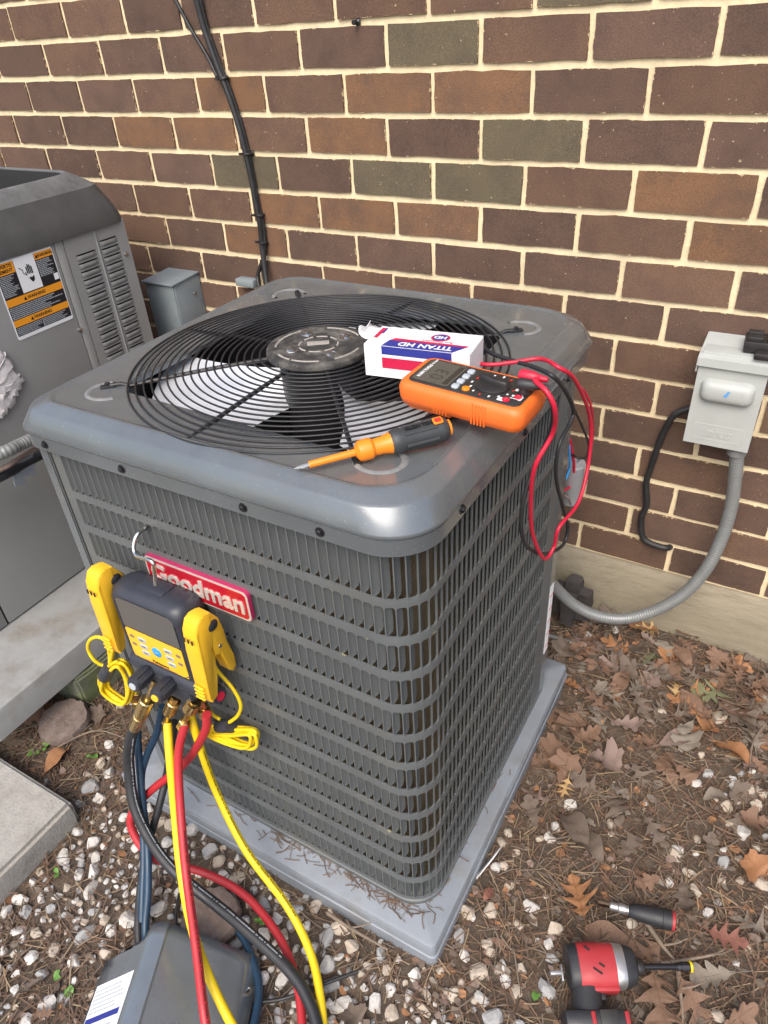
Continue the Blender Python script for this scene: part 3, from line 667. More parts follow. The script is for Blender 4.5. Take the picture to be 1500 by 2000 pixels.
# coil: thin upright fins in front of a dark backing
L_ = LF + LA + LR
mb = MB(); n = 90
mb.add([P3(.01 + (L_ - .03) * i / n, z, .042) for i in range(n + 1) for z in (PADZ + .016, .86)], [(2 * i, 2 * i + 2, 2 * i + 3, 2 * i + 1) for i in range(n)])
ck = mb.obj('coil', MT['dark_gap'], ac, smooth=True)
mb = MB(); nf = int((L_ - .03) / .0017)
for i in range(nf):
    s_ = .012 + .0017 * i
    mb.add([P3(s_, PADZ + .018, .027), P3(s_, .858, .027), P3(s_ + .0002, .858, .041), P3(s_ + .0002, PADZ + .018, .041)], [(0, 1, 2, 3)])
    mb.add([P3(s_ - .00035, PADZ + .018, .027), P3(s_ + .00035, PADZ + .018, .027), P3(s_ + .00035, .858, .027), P3(s_ - .00035, .858, .027)], [(0, 1, 2, 3)])
mb.obj('coil_fins', MT['coil'], ck, smooth=False)
# left and back panels, corner posts
mb = MB(); mb.box((-WL + .002, .0, .48), (.003, DF + DB - .012, .84)); mb.box((.0, DB - .002, .48), (WL + WR - .05, .003, .84)); mb.obj('rear_panels', MT['ac_panel'], ac)
mb = MB()
post = [(-WL - .0015, -DF + .05), (-WL - .0015, -DF + .004), (-WL + .003, -DF - .002), (-WL + .020, -DF - .002), (-WL + .020, -DF + .004), (-WL + .006, -DF + .006)]
mb.loft([[Vector((x, y, z)) for x, y in post] for z in (PADZ + .013, .858)])
mb.obj('corner_post', MT['ac_paint'], ac)
mb = MB(); mb.box((-WL + .0245, -DF + .0005, .456), (.0035, .002, .785)); mb.obj('panel_seam', MT['dark_gap'], ac)
mb = MB()                                      # rear right post, folded round an open service bay
yb = .268
mb.loft([[Vector((x, y, z)) for x, y in ((WR + .0015, yb - .030), (WR + .0015, yb), (WR - .002, yb + .004), (WR - .028, yb + .004), (WR - .028, yb), (WR - .004, yb - .002), (WR - .004, yb - .030))] for z in (PADZ + .013, .862)])
mb.obj('corner_post', MT['ac_paint'], ac)
mb = MB(); mb.box((WR - .06, yb + .003, .5), (.08, .003, .78)); mb.obj('service_bay', MT['ac_panel'], ac)
mb = MB(); mb.box((WR + .0022, yb - .016, .285), (.0008, .020, .19)); k = mb.obj('sticker', MT['white_label'], ac); k['label'] = 'white paper sticker on the rear post'
mb = MB()
for i in range(5): mb.box((WR + .0029, yb - .016, .21 + .036 * i), (.0005, .018, .0016))
mb.obj('sticker_rule', MT['red_print'], k)
# top cap
def cring(o, z, r): return [Vector((x, y, z)) for x, y in rrect4(-WL - .012 - o, WR + o, -DF - o, DB + .030 + o, (r, r, r * .75, r * .55), 10)]
mb = MB()
prof = [(.0085, .8500, .068), (.0105, .8512, .069), (.0105, .8722, .069), (.0090, .8730, .068), (.0090, .8752, .068), (.0132, .8775, .072),
        (.0140, .8800, .074), (.0135, .8825, .075), (.0025, .9062, .080), (.0010, .9082, .081), (-.0018, .9096, .081), (-.0090, .9136, .080), (-.0165, .9172, .077), (-.0200, .9182, .074),
        (-.0220, .9176, .072), (-.0250, .9157, .070), (-.0280, .9153, .068)]
rings = [cring(*p) for p in prof]
FR = .291; CX, CY = .000, .000
base = cring(-.0280, .9153, .068)
for t in (.35, .7, 1.):
    rg = []
    for v in base:
        a = math.atan2(v.y - CY, v.x - CX); c = Vector((CX + FR * math.cos(a), CY + FR * math.sin(a), .9150))
        if t == 1.: rg.append(c)
        else:
            q = v.lerp(c, t); q.z = .9151 + .0012 * mnoise.noise(Vector((q.x * 9, q.y * 9, 0))); rg.append(q)
    rings.append(rg)
rings.append([Vector((v.x, v.y, .9120)) + (Vector((CX, CY, .9120)) - Vector((v.x, v.y, .9120))) * .012 for v in rings[-1]])
rings.append([Vector((v.x, v.y, .905)) for v in rings[-1]])
mb.loft(rings)
cap = mb.obj('top_cap', MT['ac_paint'], ac, smooth=40)
# pressed crescents round the four fixings
for sx in (-1, 1):
    for sy in (-1, 1):
        a0 = math.atan2(sy * .235, sx * .245)
        mb = MB(); pts = []
        for k in range(21):
            a = a0 + R(-105 + 210 * k / 20)
            pts.append(Vector((sx * .232 + .006 + .030 * math.cos(a), sy * .226 + .003 + .028 * math.sin(a), .9156)))
        vs = []; fs = []
        for k, p in enumerate(pts):
            d = (p - Vector((sx * .232 + .006, sy * .226 + .003, p.z))).normalized()
            for w_, hh in ((-.0045, -.0004), (-.0016, .0018), (.0016, .0018), (.0045, -.0004)): vs.append(p + d * w_ + Vector((0, 0, hh)))
        for k in range(20):
            for j in range(3): fs.append((k * 4 + j, k * 4 + j + 1, k * 4 + j + 5, k * 4 + j + 4))
        mb.add(vs, fs); mb.obj('pressed_crescent', MT['crescent'], cap, smooth=True)
# cap screws
def hexscrew(p, nrm, parent, r=.0042, mat='screw_dark'):
    mw = frame(p, Vector(nrm).orthogonal(), Vector(nrm).cross(Vector(nrm).orthogonal()))
    mb = MB(); mb.lathe([(r * 1.55, -.001), (r * 1.55, .0008), (r * 1.1, .0010)], 14, mw); mb.lathe([(r, .0005), (r, .0036), (r * .8, .0042)], 6, mw)
    return mb.obj('screw', MT[mat], parent, smooth=False)
for x in (-.275, -.117, .094, .208): hexscrew((x, -DF - .0105, .8625), (0, -1, 0), cap)
for y in (-.205, -.001, .185): hexscrew((WR + .0105, y, .8625), (1, 0, 0), cap)
# fan opening: shroud, grille, motor, blades
CX, CY = .000, .000
mb = MB(); mb.lathe([(FR - .0045, .9118), (FR - .003, .905), (FR - .006, .80), (FR - .02, .74)], 64, Matrix.Translation((CX, CY, 0))); 
mb.f = mb.f[:-2]; mb.m = mb.m[:-2]
mb.obj('fan_shroud', MT['shroud'], ac, smooth=True)
mb = MB(); mb.box((0, 0, .42), (.50, .46, .003)); mb.obj('inner_floor', MT['shroud'], ac)
gr = link('fan_grille', None, ac); gr.empty_display_size = .02
def gz(r): return .9168 + .014 * (1 - (r / FR) ** 2)
for i in range(19):
    r = .0795 + .01165 * i
    mb = MB(); mb.tube([(CX + r * math.cos(2 * math.pi * k / 96), CY + r * math.sin(2 * math.pi * k / 96), gz(r)) for k in range(96)], .00145, 6, closed=True)
    mb.obj('grille_ring', MT['black_metal'], gr, smooth=True)
for k in range(8):
    a = R(45 * k + 42); main = k % 2 == 0
    pts = [(CX + r * math.cos(a), CY + r * math.sin(a), gz(r) - .0042) for r in (.070, .12, .18, .24, .287)]
    if main:
        ex, ey = CX + .318 * math.cos(a), CY + .318 * math.sin(a)
        pts += [(CX + .300 * math.cos(a), CY + .300 * math.sin(a), .9182), (ex, ey, .9172)]
    mb = MB(); mb.tube(pts, .0032, 8)
    if main:
        mb.rbox((ex, ey, .9170), (.022, .010, .003), .001, Matrix.Rotation(a, 3, 'Z'))
        mb.lathe([(.0042, .9172), (.0042, .9222), (.0028, .9230)], 6, Matrix.Translation((ex, ey, 0)))
    mb.obj('grille_spoke', MT['black_metal'], gr, smooth=30)
hub = MB(); hub.lathe([(.080, .928), (.081, .932), (.080, .9365), (.074, .9388), (.066, .9380), (.0, .9380)], 64, Matrix.Translation((CX, CY, 0)))
hub = hub.obj('motor_plate', MT['black_dusty'], ac, smooth=30)
def arc(r, a0, a1, w=.0018, z=.9382):
    mb = MB(); n = max(3, int((a1 - a0) / 6)); vs = []; fs = []
    for k in range(n + 1):
        a = R(a0 + (a1 - a0) * k / n)
        for q, hh in ((r - w, 0), (r - w * .4, .0012), (r + w * .4, .0012), (r + w, 0)): vs.append((CX + q * math.cos(a), CY + q * math.sin(a), z + hh))
    for k in range(n):
        for j in range(3): fs.append((k * 4 + j, k * 4 + j + 1, k * 4 + j + 5, k * 4 + j + 4))
    mb.add(vs, fs); mb.obj('embossed_arc', MT['dust_arc'], hub, smooth=True)
for a0, a1 in ((-120, -95), (-92, -55), (-35, 8), (52, 112), (150, 215)): arc(.066, a0, a1)
for k in range(8): arc(.030, k * 45 + 6, k * 45 + 40, .0016)
mb = MB(); mb.rbox((CX - .002, CY + .002, .9388), (.034, .014, .0012), .0004, Matrix.Rotation(R(35), 3, 'Z')); mb.obj('maker_plate', MT['dust_arc'], hub)
for k in range(4):
    a = R(45 + 90 * k + 10); bx_, by_ = CX + .047 * math.cos(a), CY + .047 * math.sin(a)
    mb = MB(); mb.lathe([(.0075, .9378), (.0075, .9390), (.0050, .9392)], 14, Matrix.Translation((bx_, by_, 0))); mb.lathe([(.0048, .939), (.0048, .9435), (.003, .9442)], 6, Matrix.Translation((bx_, by_, 0)))
    mb.tube(smooth_path([(bx_ + .013 * math.cos(a + 1.9 + q), by_ + .010 * math.sin(a + 1.9 + q), .9386) for q in (-.9, 0, .9)], 4), .0014, 6)
    mb.obj('motor_bolt', MT['zinc'], hub, smooth=30)
mb = MB(); mb.lathe([(.0, .775), (.040, .777), (.058, .783), (.0625, .792), (.0635, .919), (.060, .926), (.04, .928)], 48, Matrix.Translation((CX, CY, 0)))
mb.obj('fan_motor', MT['black_metal'], ac, smooth=40)
mb = MB(); mb.lathe([(.0, .74), (.03, .74), (.05, .748), (.05, .765), (.02, .772)], 32, Matrix.Translation((CX, CY, 0))); mb.obj('fan_hub', MT['zinc'], ac, smooth=40)
for k, az in enumerate((226, 106, -14)):
    mb = MB(); rings = []
    for i in range(9):
        r = .045 + (.268 - .045) * i / 8; w = .36 + .50 * (i / 8) ** .7 if i < 8 else .74
        row = []
        for j in range(11):
            t = j / 10 - .5; a = R(az) + t * 2 * w * .78
            row.append(Vector((CX + r * math.cos(a), CY + r * math.sin(a), .876 - t * .046 * (1.1 - .3 * i / 8) - .010 * (1 - 4 * t * t))))
        rings.append(row)
    mb.loft(rings, closed=False); mb.obj('fan_blade', MT['blade'], ac, smooth=True)
# Goodman badge
badge = link('badge', None, ac); badge.location = (-.037, -DF - .0066, .678); badge['label'] = 'red name badge with raised silver lettering'
BW, BH = .199, .056
def bframe(z): return frame((0, -z, 0), (1, 0, 0), (0, 0, 1))
mb = MB(); mb.prism(rrect(-BW / 2, BW / 2, -BH / 2, BH / 2, .009, 5), .0065, bframe(-.0065) ); mb.obj('badge_body', MT['badge_side'], badge)
mb = MB(); mb.prism(rrect(-BW / 2 + .0006, BW / 2 - .0006, -BH / 2 + .0006, BH / 2 - .0006, .009, 5), .0006, bframe(.0001)); mb.obj('badge_border', MT['badge_silver'], badge)
mb = MB(); mb.prism(rrect(-BW / 2 + .0042, BW / 2 - .0042, -BH / 2 + .0042, BH / 2 - .0042, .0065, 5), .0006, bframe(.0008)); mb.obj('badge_field', MT['badge_red'], badge)
text_obj('badge_lettering', 'Goodman', .0440, MT['badge_silver'], badge, frame((0.002, -.0022, .0005), (1, 0, 0), (0, 0, 1)), bold=.0011, depth=.0009, spacing=1.02)

# ================================================================== EQUIPMENT PAD
pad = thing('equipment_pad', 'light grey plastic equipment pad under the louvered air conditioner', 'pad', (0, 0, 0))
mb = MB(); PX0, PX1, PY0, PY1 = -1.005, -.263, -.979, -.262
def pr_(o, z, r=.010): return [Vector((x, y, z)) for x, y in rrect(PX0 - o, PX1 + o, PY0 - o, PY1 + o, r, 3)]
mb.loft([pr_(.004, -.03), pr_(.003, .020), pr_(.0005, .0215), pr_(.0, .0445), pr_(-.002, .0495), pr_(-.006, .0518), pr_(-.30, .0522, .003)], cap1=True)
mb.obj('slab', MT['pad'], pad, smooth=30)
for p, sz in (((-.86, PY0 + .002, .032), (.30, .006, .026)), ((PX1 - .002, -.50, .032), (.006, .30, .026)), ((-.45, PY0 + .002, .034), (.12, .005, .020))):
    mb = MB(); mb.rbox(p, sz, .0015); mb.obj('edge_step', MT['pad'], pad)

# ================================================================== THE SECOND UNIT AT THE LEFT
UX, UB, UF = -1.48, -.195, -.965            # right face, back and front
ULX = -2.26
unit = thing('air_conditioner', 'taller plain grey outdoor unit with warning label and side vents, half out of frame', 'air conditioner', ((UX + ULX) / 2, (UB + UF) / 2, 0))
ox, oy = (UX + ULX) / 2, (UB + UF) / 2
def U(x, y, z): return Vector((x - ox, y - oy, z))
UZ0, UZ1 = .172, .966
mb = MB()
def uring(o, z, r=.03): return [U(x, y, z) for x, y in rrect(ULX - o, UX + o, UF - o, UB + o, r, 5)]
mb.loft([uring(-.006, UZ0, .018), uring(-.006, UZ1 - .01, .018)], cap0=True, cap1=True); mb.obj('cabinet', MT['dark_gap'], unit)
def upanel(y0, y1, z0, z1, name='side_panel', t=.007):
    mb = MB(); c = U(UX - t / 2, (y0 + y1) / 2, (z0 + z1) / 2); mb.rbox(c, (t, abs(y1 - y0), z1 - z0), .0015); return mb.obj(name, MT['unit_grey'], unit)
upanel(-.852, -.4085, UZ0 + .004, UZ1)
upanel(-.4065, -.3845, UZ0 + .004, UZ1 + .004, 'trim_strip', .0085)
upanel(UF + .005, -.857, UZ0 + .004, UZ1)
mb = MB(); mb.rbox(U(UX - .40, UF + .003, .57), (.72, .007, .79), .0015); mb.obj('front_panel', MT['unit_grey'], unit)
mb = MB(); mb.rbox(U(UX - .40, UB - .003, .57), (.72, .007, .79), .0015); mb.obj('rear_panel', MT['unit_grey'], unit)
# vented panel: frame strips and two columns of scooped louvers
VY0, VYM, VY1 = -.3825, -.2915, UB - .003
vz0, vz1 = UZ0 + .004, UZ1 + .002
vent = link('vented_panel', None, unit); vent.empty_display_size = .02
pitch = .0192; NL = 34
colsp = ((-.3600, -.3010, .922), (-.2850, -.2300, .936))
mb = MB()
def fl(y0, y1, z0, z1, t=.006): mb.box(U(UX - t / 2, (y0 + y1) / 2, (z0 + z1) / 2), (t, y1 - y0, z1 - z0))
fl(VY0, colsp[0][0], vz0, vz1); fl(colsp[1][1], VY1, vz0, vz1); fl(colsp[0][1], colsp[1][0], vz0, vz1)
for y0, y1, zt in colsp:
    fl(y0, y1, zt, vz1)
    zb = zt - NL * pitch; fl(y0, y1, vz0, zb)
    for k in range(NL): fl(y0, y1, zt - (k + 1) * pitch, zt - (k + 1) * pitch + .0045)
mb.obj('vent_frame', MT['unit_grey'], vent)
me = None
for y0, y1, zt in colsp:
    for k in range(NL):
        if me is None or abs((y1 - y0) - cur) > 1e-5:
            cur = y1 - y0; q = MB(); rings = []
            for j in range(9):
                t = j / 8; sc = min(1., t * 7, (1 - t) * 5 + .05)
                rings.append([Vector((-.0015 + dx * sc, y0 - y0 + cur * t, dz)) for dx, dz in ((.0, 0.), (.0042, .0035), (.0050, .0080), (.0044, .0125))])
            q.loft(rings, closed=False); me = q.mesh('louver', MT['unit_grey'], True)
        link('louver', me, vent, U(UX, y0, zt - (k + 1) * pitch + .0040))
mb = MB(); mb.tube([U(UX + .001, -.2930, .2), U(UX + .001, -.2930, .962)], .0022, 6); mb.obj('pressed_rib', MT['unit_grey'], vent)
for (y, z) in ((-.4105, .762), (-.2165, .888), (-.4105, .45)):
    mb = MB(); mb.lathe([(.0062, 0), (.0058, .0016), (.0042, .0018), (.0040, .0045), (.002, .0052)], 10, frame(U(UX, y, z), (0, 1, 0), (0, 0, 1))); mb.obj('screw', MT['zinc'], unit)
# sloping dark cap with a round-cornered well
mb = MB()
prof = [(.006, UZ1 - .002, .035), (.006, UZ1 + .010, .035), (-.003, UZ1 + .044, .040), (-.018, UZ1 + .084, .050), (-.026, UZ1 + .091, .050), (-.050, UZ1 + .112, .060), (-.057, UZ1 + .115, .060), (-.062, UZ1 + .110, .060)]
mb.loft([uring(o, z, r) for o, z, r in prof]); mb.obj('cap', MT['unit_cap'], unit, smooth=24)
mb = MB(); mb.loft([uring(-.0615, UZ1 + .111, .060), uring(-.066, UZ1 + .09, .060), uring(-.072, UZ1 - .005, .060)], cap1=True); mb.obj('well', MT['dark_gap'], unit)
mb = MB()
for k in range(14): mb.box(U(ULX + .16 + k * .04, (UB + UF) / 2, UZ1 + .045), (.004, .5, .004))
mb.obj('well_guard', MT['dark_gap'], unit)
# warning label
LW, LH = .152, .165
lab = link('warning_label', None, unit, U(UX + .0006, -.4935, .876)); lab['label'] = 'orange, black and white electrical warning label'
LM = frame((0, 0, 0), (0, 1, 0), (0, 0, 1))
def lb(x0, x1, y0, y1, z, mat, name):
    mb = MB(); sheet(mb, LM, x0, x1, y0, y1, z); return mb.obj(name, MT[mat], lab, smooth=False)
mb = MB(); mb.prism(rrect(-LW / 2, LW / 2, -LH / 2, LH / 2, .005, 4), .0006, LM); mb.obj('label_sheet', MT['white_label'], lab)
lb(-.0735, .0735, -.0745, .0795, .0009, 'label_black', 'printed_field')
lb(-.0265, .0255, .0085, .0800, .0012, 'white_label', 'picture_field')
lb(-.0735, -.0275, .0560, .0795, .0012, 'orange_label', 'heading_bar'); lb(.0265, .0735, .0655, .0795, .0012, 'orange_label', 'heading_bar')
lb(-.0735, .0735, -.0100, .0060, .0012, 'orange_label', 'heading_bar'); lb(-.0735, .0735, -.0540, -.0395, .0012, 'orange_label', 'heading_bar')
lb(-.003, -.0018, -.0745, -.0555, .0012, 'white_label', 'divider'); lb(.0600, .0720, .0125, .0265, .0012, 'white_label', 'code_patch')
for t, x, y, s in (('AVERTIS', -.0505, .0725, .0098), ('SEMENT', -.0505, .0625, .0098), ('WARNING', .0525, .0722, .0088), ('WARNING', .003, -.0020, .0098), ('WARNING', .003, -.0468, .0098)):
    text_obj('heading_text', t, s, MT['black_print'], lab, LM @ Matrix.Translation((x, y, .0014)), depth=.0001, bold=.0002)
for x, y in ((.0315, .0722), (-.0265, -.0020), (-.0265, -.0468)):
    mb = MB(); mb.add([LM @ Vector(p) for p in ((x - .0042, y - .0036, .0015), (x + .0042, y - .0036, .0015), (x, y + .0042, .0015))], [(0, 1, 2)]); mb.obj('alert_triangle', MT['black_print'], lab, smooth=False)
rl = random.Random(11)
def microtext(x0, x1, y0, y1, n):
    mb = MB(); st = (y1 - y0) / n
    for k in range(n):
        x = x0; yy = y1 - st * (k + .5); stop = x1 - (rl.random() ** 2) * (x1 - x0) * .45
        while x < stop:
            w = rl.uniform(.0014, .0060); sheet(mb, LM, x, min(x + w, stop), yy - st * .26, yy + st * .26, .0013); x += w + .0009
    mb.obj('small_print', MT['btn_grey'], lab, smooth=False)
microtext(-.0715, -.0295, .0100, .0545, 13); microtext(.0280, .0680, .0280, .0640, 10); microtext(-.0715, .0710, -.0385, -.0115, 7); microtext(-.0715, -.005, -.0730, -.0555, 5); microtext(.0, .0700, -.0730, -.0555, 5)
mb = MB()                                         # hand and spark pictogram
def blob(pts): mb.add([LM @ Vector((x, y, .0015)) for x, y in pts], [tuple(range(len(pts)))])
for k, (x, y0, y1) in enumerate(((-.0010, .044, .0585), (.0030, .043, .0625), (.0070, .043, .0610), (.0110, .042, .0570))): blob([(x - .0014, y0), (x + .0014, y0), (x + .0016, y1), (x, y1 + .0015), (x - .0016, y1)])
blob([(-.0062, .0420), (-.0035, .0405), (-.0045, .0490), (-.0065, .0495)])
blob([(-.0030, .0375), (.0005, .0345), (.0035, .0375), (.0065, .0345), (.0095, .0375), (.0125, .0360), (.0110, .0290), (.0070, .0250), (.0040, .0255)])
sp = [(-.0200, .0610), (-.0120, .0540), (-.0125, .0480), (-.0080, .0430)]
for a, b in zip(sp[:-1], sp[1:]): blob([(a[0], a[1]), (b[0], b[1]), (b[0] + .0018, b[1] + .0008), (a[0] + .0018, a[1] + .0008)])
mb.obj('shock_pictogram', MT['black_print'], lab, smooth=False)
# patch of torn white foam insulation on the panel
mb = MB(); rl = random.Random(5); pts = []
outl = [(-.80, .80), (-.66, .80), (-.618, .792), (-.612, .765), (-.600, .735), (-.596, .712), (-.606, .700), (-.612, .684), (-.65, .665), (-.70, .645), (-.80, .62)]
out2 = []
for a, b in zip(outl, outl[1:] + outl[:1]):
    for k in range(6):
        t = k / 6; out2.append((a[0] + (b[0] - a[0]) * t + rl.uniform(-.005, .005), a[1] + (b[1] - a[1]) * t + rl.uniform(-.008, .008)))
cy_, cz_ = -.69, .72
rings = []
for sc, dx in ((1., 0.), (.985, .006), (.93, .009), (.82, .010), (.68, .010), (.5, .011), (.3, .010), (.12, .010)):
    rings.append([U(UX + dx + (.006 * mnoise.noise(Vector((y * sc * 60, z * 45, sc * 9))) if dx else 0), cy_ + (y - cy_) * sc, cz_ + (z - cz_) * sc) for y, z in out2])
mb.loft(rings, cap1=True)
# the lump hangs on the front panel half of the unit's side, torn from the pipe wrap
mb.obj('torn_foam', MT['foam'], unit, smooth=25)

pad2 = thing('equipment_pad', 'thick stained grey concrete pad raised on a mossy block, under the taller unit', 'pad', (0, 0, 0))
mb = MB()
def pr2(o, z, r=.008): return [Vector((x, y, z)) for x, y in rrect(-2.5 - o, -1.272 + o, -1.068 - o, -.10 + o, r, 3)]
mb.loft([pr2(-.004, .090), pr2(.0, .094), pr2(.0, .160), pr2(-.002, .1675), pr2(-.007, .1708)], cap0=True, cap1=True); mb.obj('slab', MT['pad2'], pad2, smooth=30)
def rough_block(name, label, cat, x0, x1, y0, y1, z0, z1, mat, jit=.004, cuts=5, bev=.006, parent=None):
    bm = bmesh.new(); bmesh.ops.create_cube(bm, size=1.)
    for v in bm.verts: v.co = Vector((x0 + (v.co.x + .5) * (x1 - x0), y0 + (v.co.y + .5) * (y1 - y0), z0 + (v.co.z + .5) * (z1 - z0)))
    bmesh.ops.bevel(bm, geom=bm.edges[:], offset=bev, segments=2, affect='EDGES')
    bmesh.ops.subdivide_edges(bm, edges=bm.edges[:], cuts=cuts, use_grid_fill=True)
    for v in bm.verts: v.co += Vector(mnoise.noise_vector(v.co * 28)) * jit
    me = bpy.data.meshes.new(name); bm.to_mesh(me); bm.free(); me.materials.append(mat)
    me.polygons.foreach_set('use_smooth', [True] * len(me.polygons)); me.set_sharp_from_angle(angle=R(40))
    return tag(link(name, me, parent), label, cat)
rough_block('concrete_block', 'mossy grey-green block propping up the stained pad', 'block', -1.50, -1.262, -.868, -.60, -.03, .0885, MT['moss_block'])
rough_block('concrete_slab', 'worn pale concrete paving slab at the lower left edge', 'slab', -2.2, -1.040, -1.75, -1.080, -.05, .060, MT['concrete_old'], .003, 6, .008)

# pipes and conduit running between the units
def hose(name, key, r, mat, label, cat, group=None, seg=12, per=10, parent=None):
    mb = MB(); mb.tube(smooth_path(PATHS[key], per), r, seg); o = mb.obj(name, MT[mat], parent, smooth=60)
    return tag(o, label, cat, group) if parent is None else o
for k_, dx_ in (('left_conduit', 0.), ('left_tube', .004), ('left_pipe', .006)):      # from the taller unit across to the side of the louvered one
    p_ = PATHS[k_]; s0, e0 = p_[0], p_[-1]
    PATHS[k_] = [(UX - .002, s0[1] - .05, s0[2] - .03), (UX + .07, s0[1] - .04, s0[2] - .02)] + list(p_[1:]) + [(-1.16, e0[1] + .06, e0[2] + .01 - dx_), (-.925, e0[1] + .09, e0[2] - dx_)]
def corrugated(path, r, amp, pitch):
    P = [Vector(p) for p in path]; L = [0.]
    for a, b in zip(P[:-1], P[1:]): L.append(L[-1] + (b - a).length)
    n = int(L[-1] / (pitch / 4)); out = []; j = 0
    for i in range(n + 1):
        d = L[-1] * i / n
        while j < len(L) - 2 and L[j + 1] < d: j += 1
        t = (d - L[j]) / max(1e-9, L[j + 1] - L[j]); out.append(P[j].lerp(P[j + 1], t))
    mb = MB(); mb.tube(out, lambda t: r + amp * (.5 - .5 * math.cos(2 * math.pi * (t * n) / 4)), 14); return mb
mb = corrugated(smooth_path(PATHS['left_conduit'], 10), .0123, .0014, .0080)
tag(mb.obj('flexible_conduit', MT['conduit'], smooth=True), 'short grey ribbed conduit running behind the cap corner between the two units', 'conduit')
hose('copper_tube', 'left_tube', .0055, 'leaf_p', 'thin copper-pink tube below the ribbed conduit between the units', 'pipe')
hose('insulated_pipe', 'left_pipe', .012, 'black_rubber', 'dark insulated pipe lowest of the lines between the two units', 'pipe')
tp = [Vector(p) for p in PATHS['tape_strip']]
mb = MB(); mb.add([p + Vector((.004, 0, 0)) for p in tp] + [p for p in tp], [tuple(range(6)), tuple(range(11, 5, -1))] + [(i, 6 + i, 6 + (i + 1) % 6, (i + 1) % 6) for i in range(6)])
tag(mb.obj('tape_flap', MT['pad'], smooth=False), 'torn grey tape flap hanging from the lines between the units', 'tape')

# ================================================================== BOXES ON THE WALL
jb = thing('junction_box', 'small blue-grey metal junction box on the wall behind the units', 'junction box', (-1.517, 0, .672))
mb = MB(); mb.rbox((0, -.05, .01), (.106, .10, .190), .002); mb.obj('box_body', MT['jbox'], jb)
mb = MB(); mb.rbox((0, -.1018, .008), (.102, .004, .182), .001); mb.obj('front_cover', MT['jbox'], jb)
mb = MB(); mb.rbox((0, -.056, .1075), (.114, .110, .005), .001, Matrix.Rotation(R(3), 3, 'X')); mb.obj('rain_hood', MT['jbox'], jb)
for z in (-.06, .06): mb = MB(); mb.lathe([(.005, 0), (.0045, .002), (.001, .003)], 10, frame((.053, -.03, z), (0, 1, 0), (0, 0, 1))); mb.obj('screw', MT['zinc'], jb)
tr = MB(); tr.rbox((-1.280, -.014, .778), (.060, .028, .020), .003); tag(tr.obj('cable_bracket', MT['jbox']), 'low grey bracket on the wall peeping over the rear edge of the fan cap', 'bracket')

db = thing('disconnect_box', 'pale grey disconnect box with a bulged cover on the brick wall', 'electrical box', (-.073, 0, .60))
mb = MB(); mb.rbox((0, -.042, .098), (.118, .084, .19), .0015); mb.obj('box_body', MT['dbox'], db)
mb = MB()                                         # front cover with a slightly flared lower lip
fo = [(-.060, .002), (.060, .002), (.060, .176), (-.060, .176)]
mb.add([(x, y, z) for y in (-.0865, -.0895) for x, z in fo], [(0, 1, 2, 3), (7, 6, 5, 4), (0, 4, 5, 1), (1, 5, 6, 2), (2, 6, 7, 3), (3, 7, 4, 0)])
fc = mb.obj('front_cover', MT['dbox'], db)
mb = MB(); rings = []                             # bulge
for o, y in ((0., -.0893), (.001, -.094), (.004, -.1015), (.009, -.1052), (.014, -.1066), (.019, -.1071)):
    rings.append([Vector((x, y, z)) for x, z in rrect(-.049 + o, .047 - o, .098 + o, .144 - o, min(.014 - o * .3, .0225 - o), 5)])
mb.loft(rings, cap1=True); blg = mb.obj('cover_bulge', MT['dbox'], fc, smooth=85)
mb = MB(); mb.add([(-.006, -.1076, .119), (.001, -.1076, .117), (.004, -.1076, .127), (.006, -.1076, .129), (.001, -.1076, .131), (-.001, -.1076, .126)], [(0, 1, 2, 3, 4, 5)]); mb.obj('blue_mark', M('chalk_blue', (.10, .30, .62), .8), blg, smooth=False)
mb = MB(); rg = lambda o, y: [Vector((x, y, z)) for x, z in rrect(-.046 + o, .046 - o, .014 + o, .048 - o, .004, 3)]
mb.loft([rg(0, -.0893), rg(.0008, -.0903), rg(.0016, -.0893)]); mb.obj('pressed_frame', MT['dbox'], fc, smooth=True)
text_obj('pressed_lettering', 'neus', .026, MT['dbox'], fc, frame((0, -.0896, .031), (1, 0, 0), (0, 0, 1)), depth=.0009, bold=.0006, shear=.25, spacing=.95)
mb = MB()                                         # hood: flat top sloping forward with a turned-down front
hood = [(.0, .200), (-.092, .186), (-.096, .184), (-.097, .168), (-.0945, .168), (-.093, .181), (.0, .1965)]
mb.loft([[Vector((x, y, z)) for y, z in hood] for x in (-.0625, .0625)], cap0=True, cap1=True)
mb.loft([[Vector((x, y, z)) for y, z in ((0, .199), (-.095, .185), (-.096, .169), (0, .176))] for x in (-.0640, -.0622)], cap0=True, cap1=True)
mb.loft([[Vector((x, y, z)) for y, z in ((0, .199), (-.095, .185), (-.096, .169), (0, .176))] for x in (.0622, .0640)], cap0=True, cap1=True)
mb.obj('hood', MT['dbox'], db, smooth=25)
mb = MB(); mb.rbox((-.0635, -.084, .160), (.003, .010, .016), .0008); mb.obj('hasp', MT['dbox'], db)
pl = thing('disconnect_pull', 'black plastic fuse pull-out lying on top of the pale disconnect box', 'fuse block', (-.033, -.048, .7945), R(4))
mb = MB(); mb.rbox((.015, .004, .012), (.10, .052, .020), .002); mb.obj('holder', MT['black_plastic'], pl)
for i in range(2):
    for k in range(3): mb = MB(); mb.rbox((-.018 + .034 * k, .014 - .026 * i, .026), (.026, .016, .010), .002); mb.obj('fuse_clip', MT['black_plastic'], pl)
mb = MB(); mb.rbox((.014, -.034, .004), (.058, .022, .013), .003); mb.obj('handle', MT['black_plastic'], pl)
mb = corrugated(smooth_path(PATHS['conduit'], 14),  .0132, .0008, .0060)
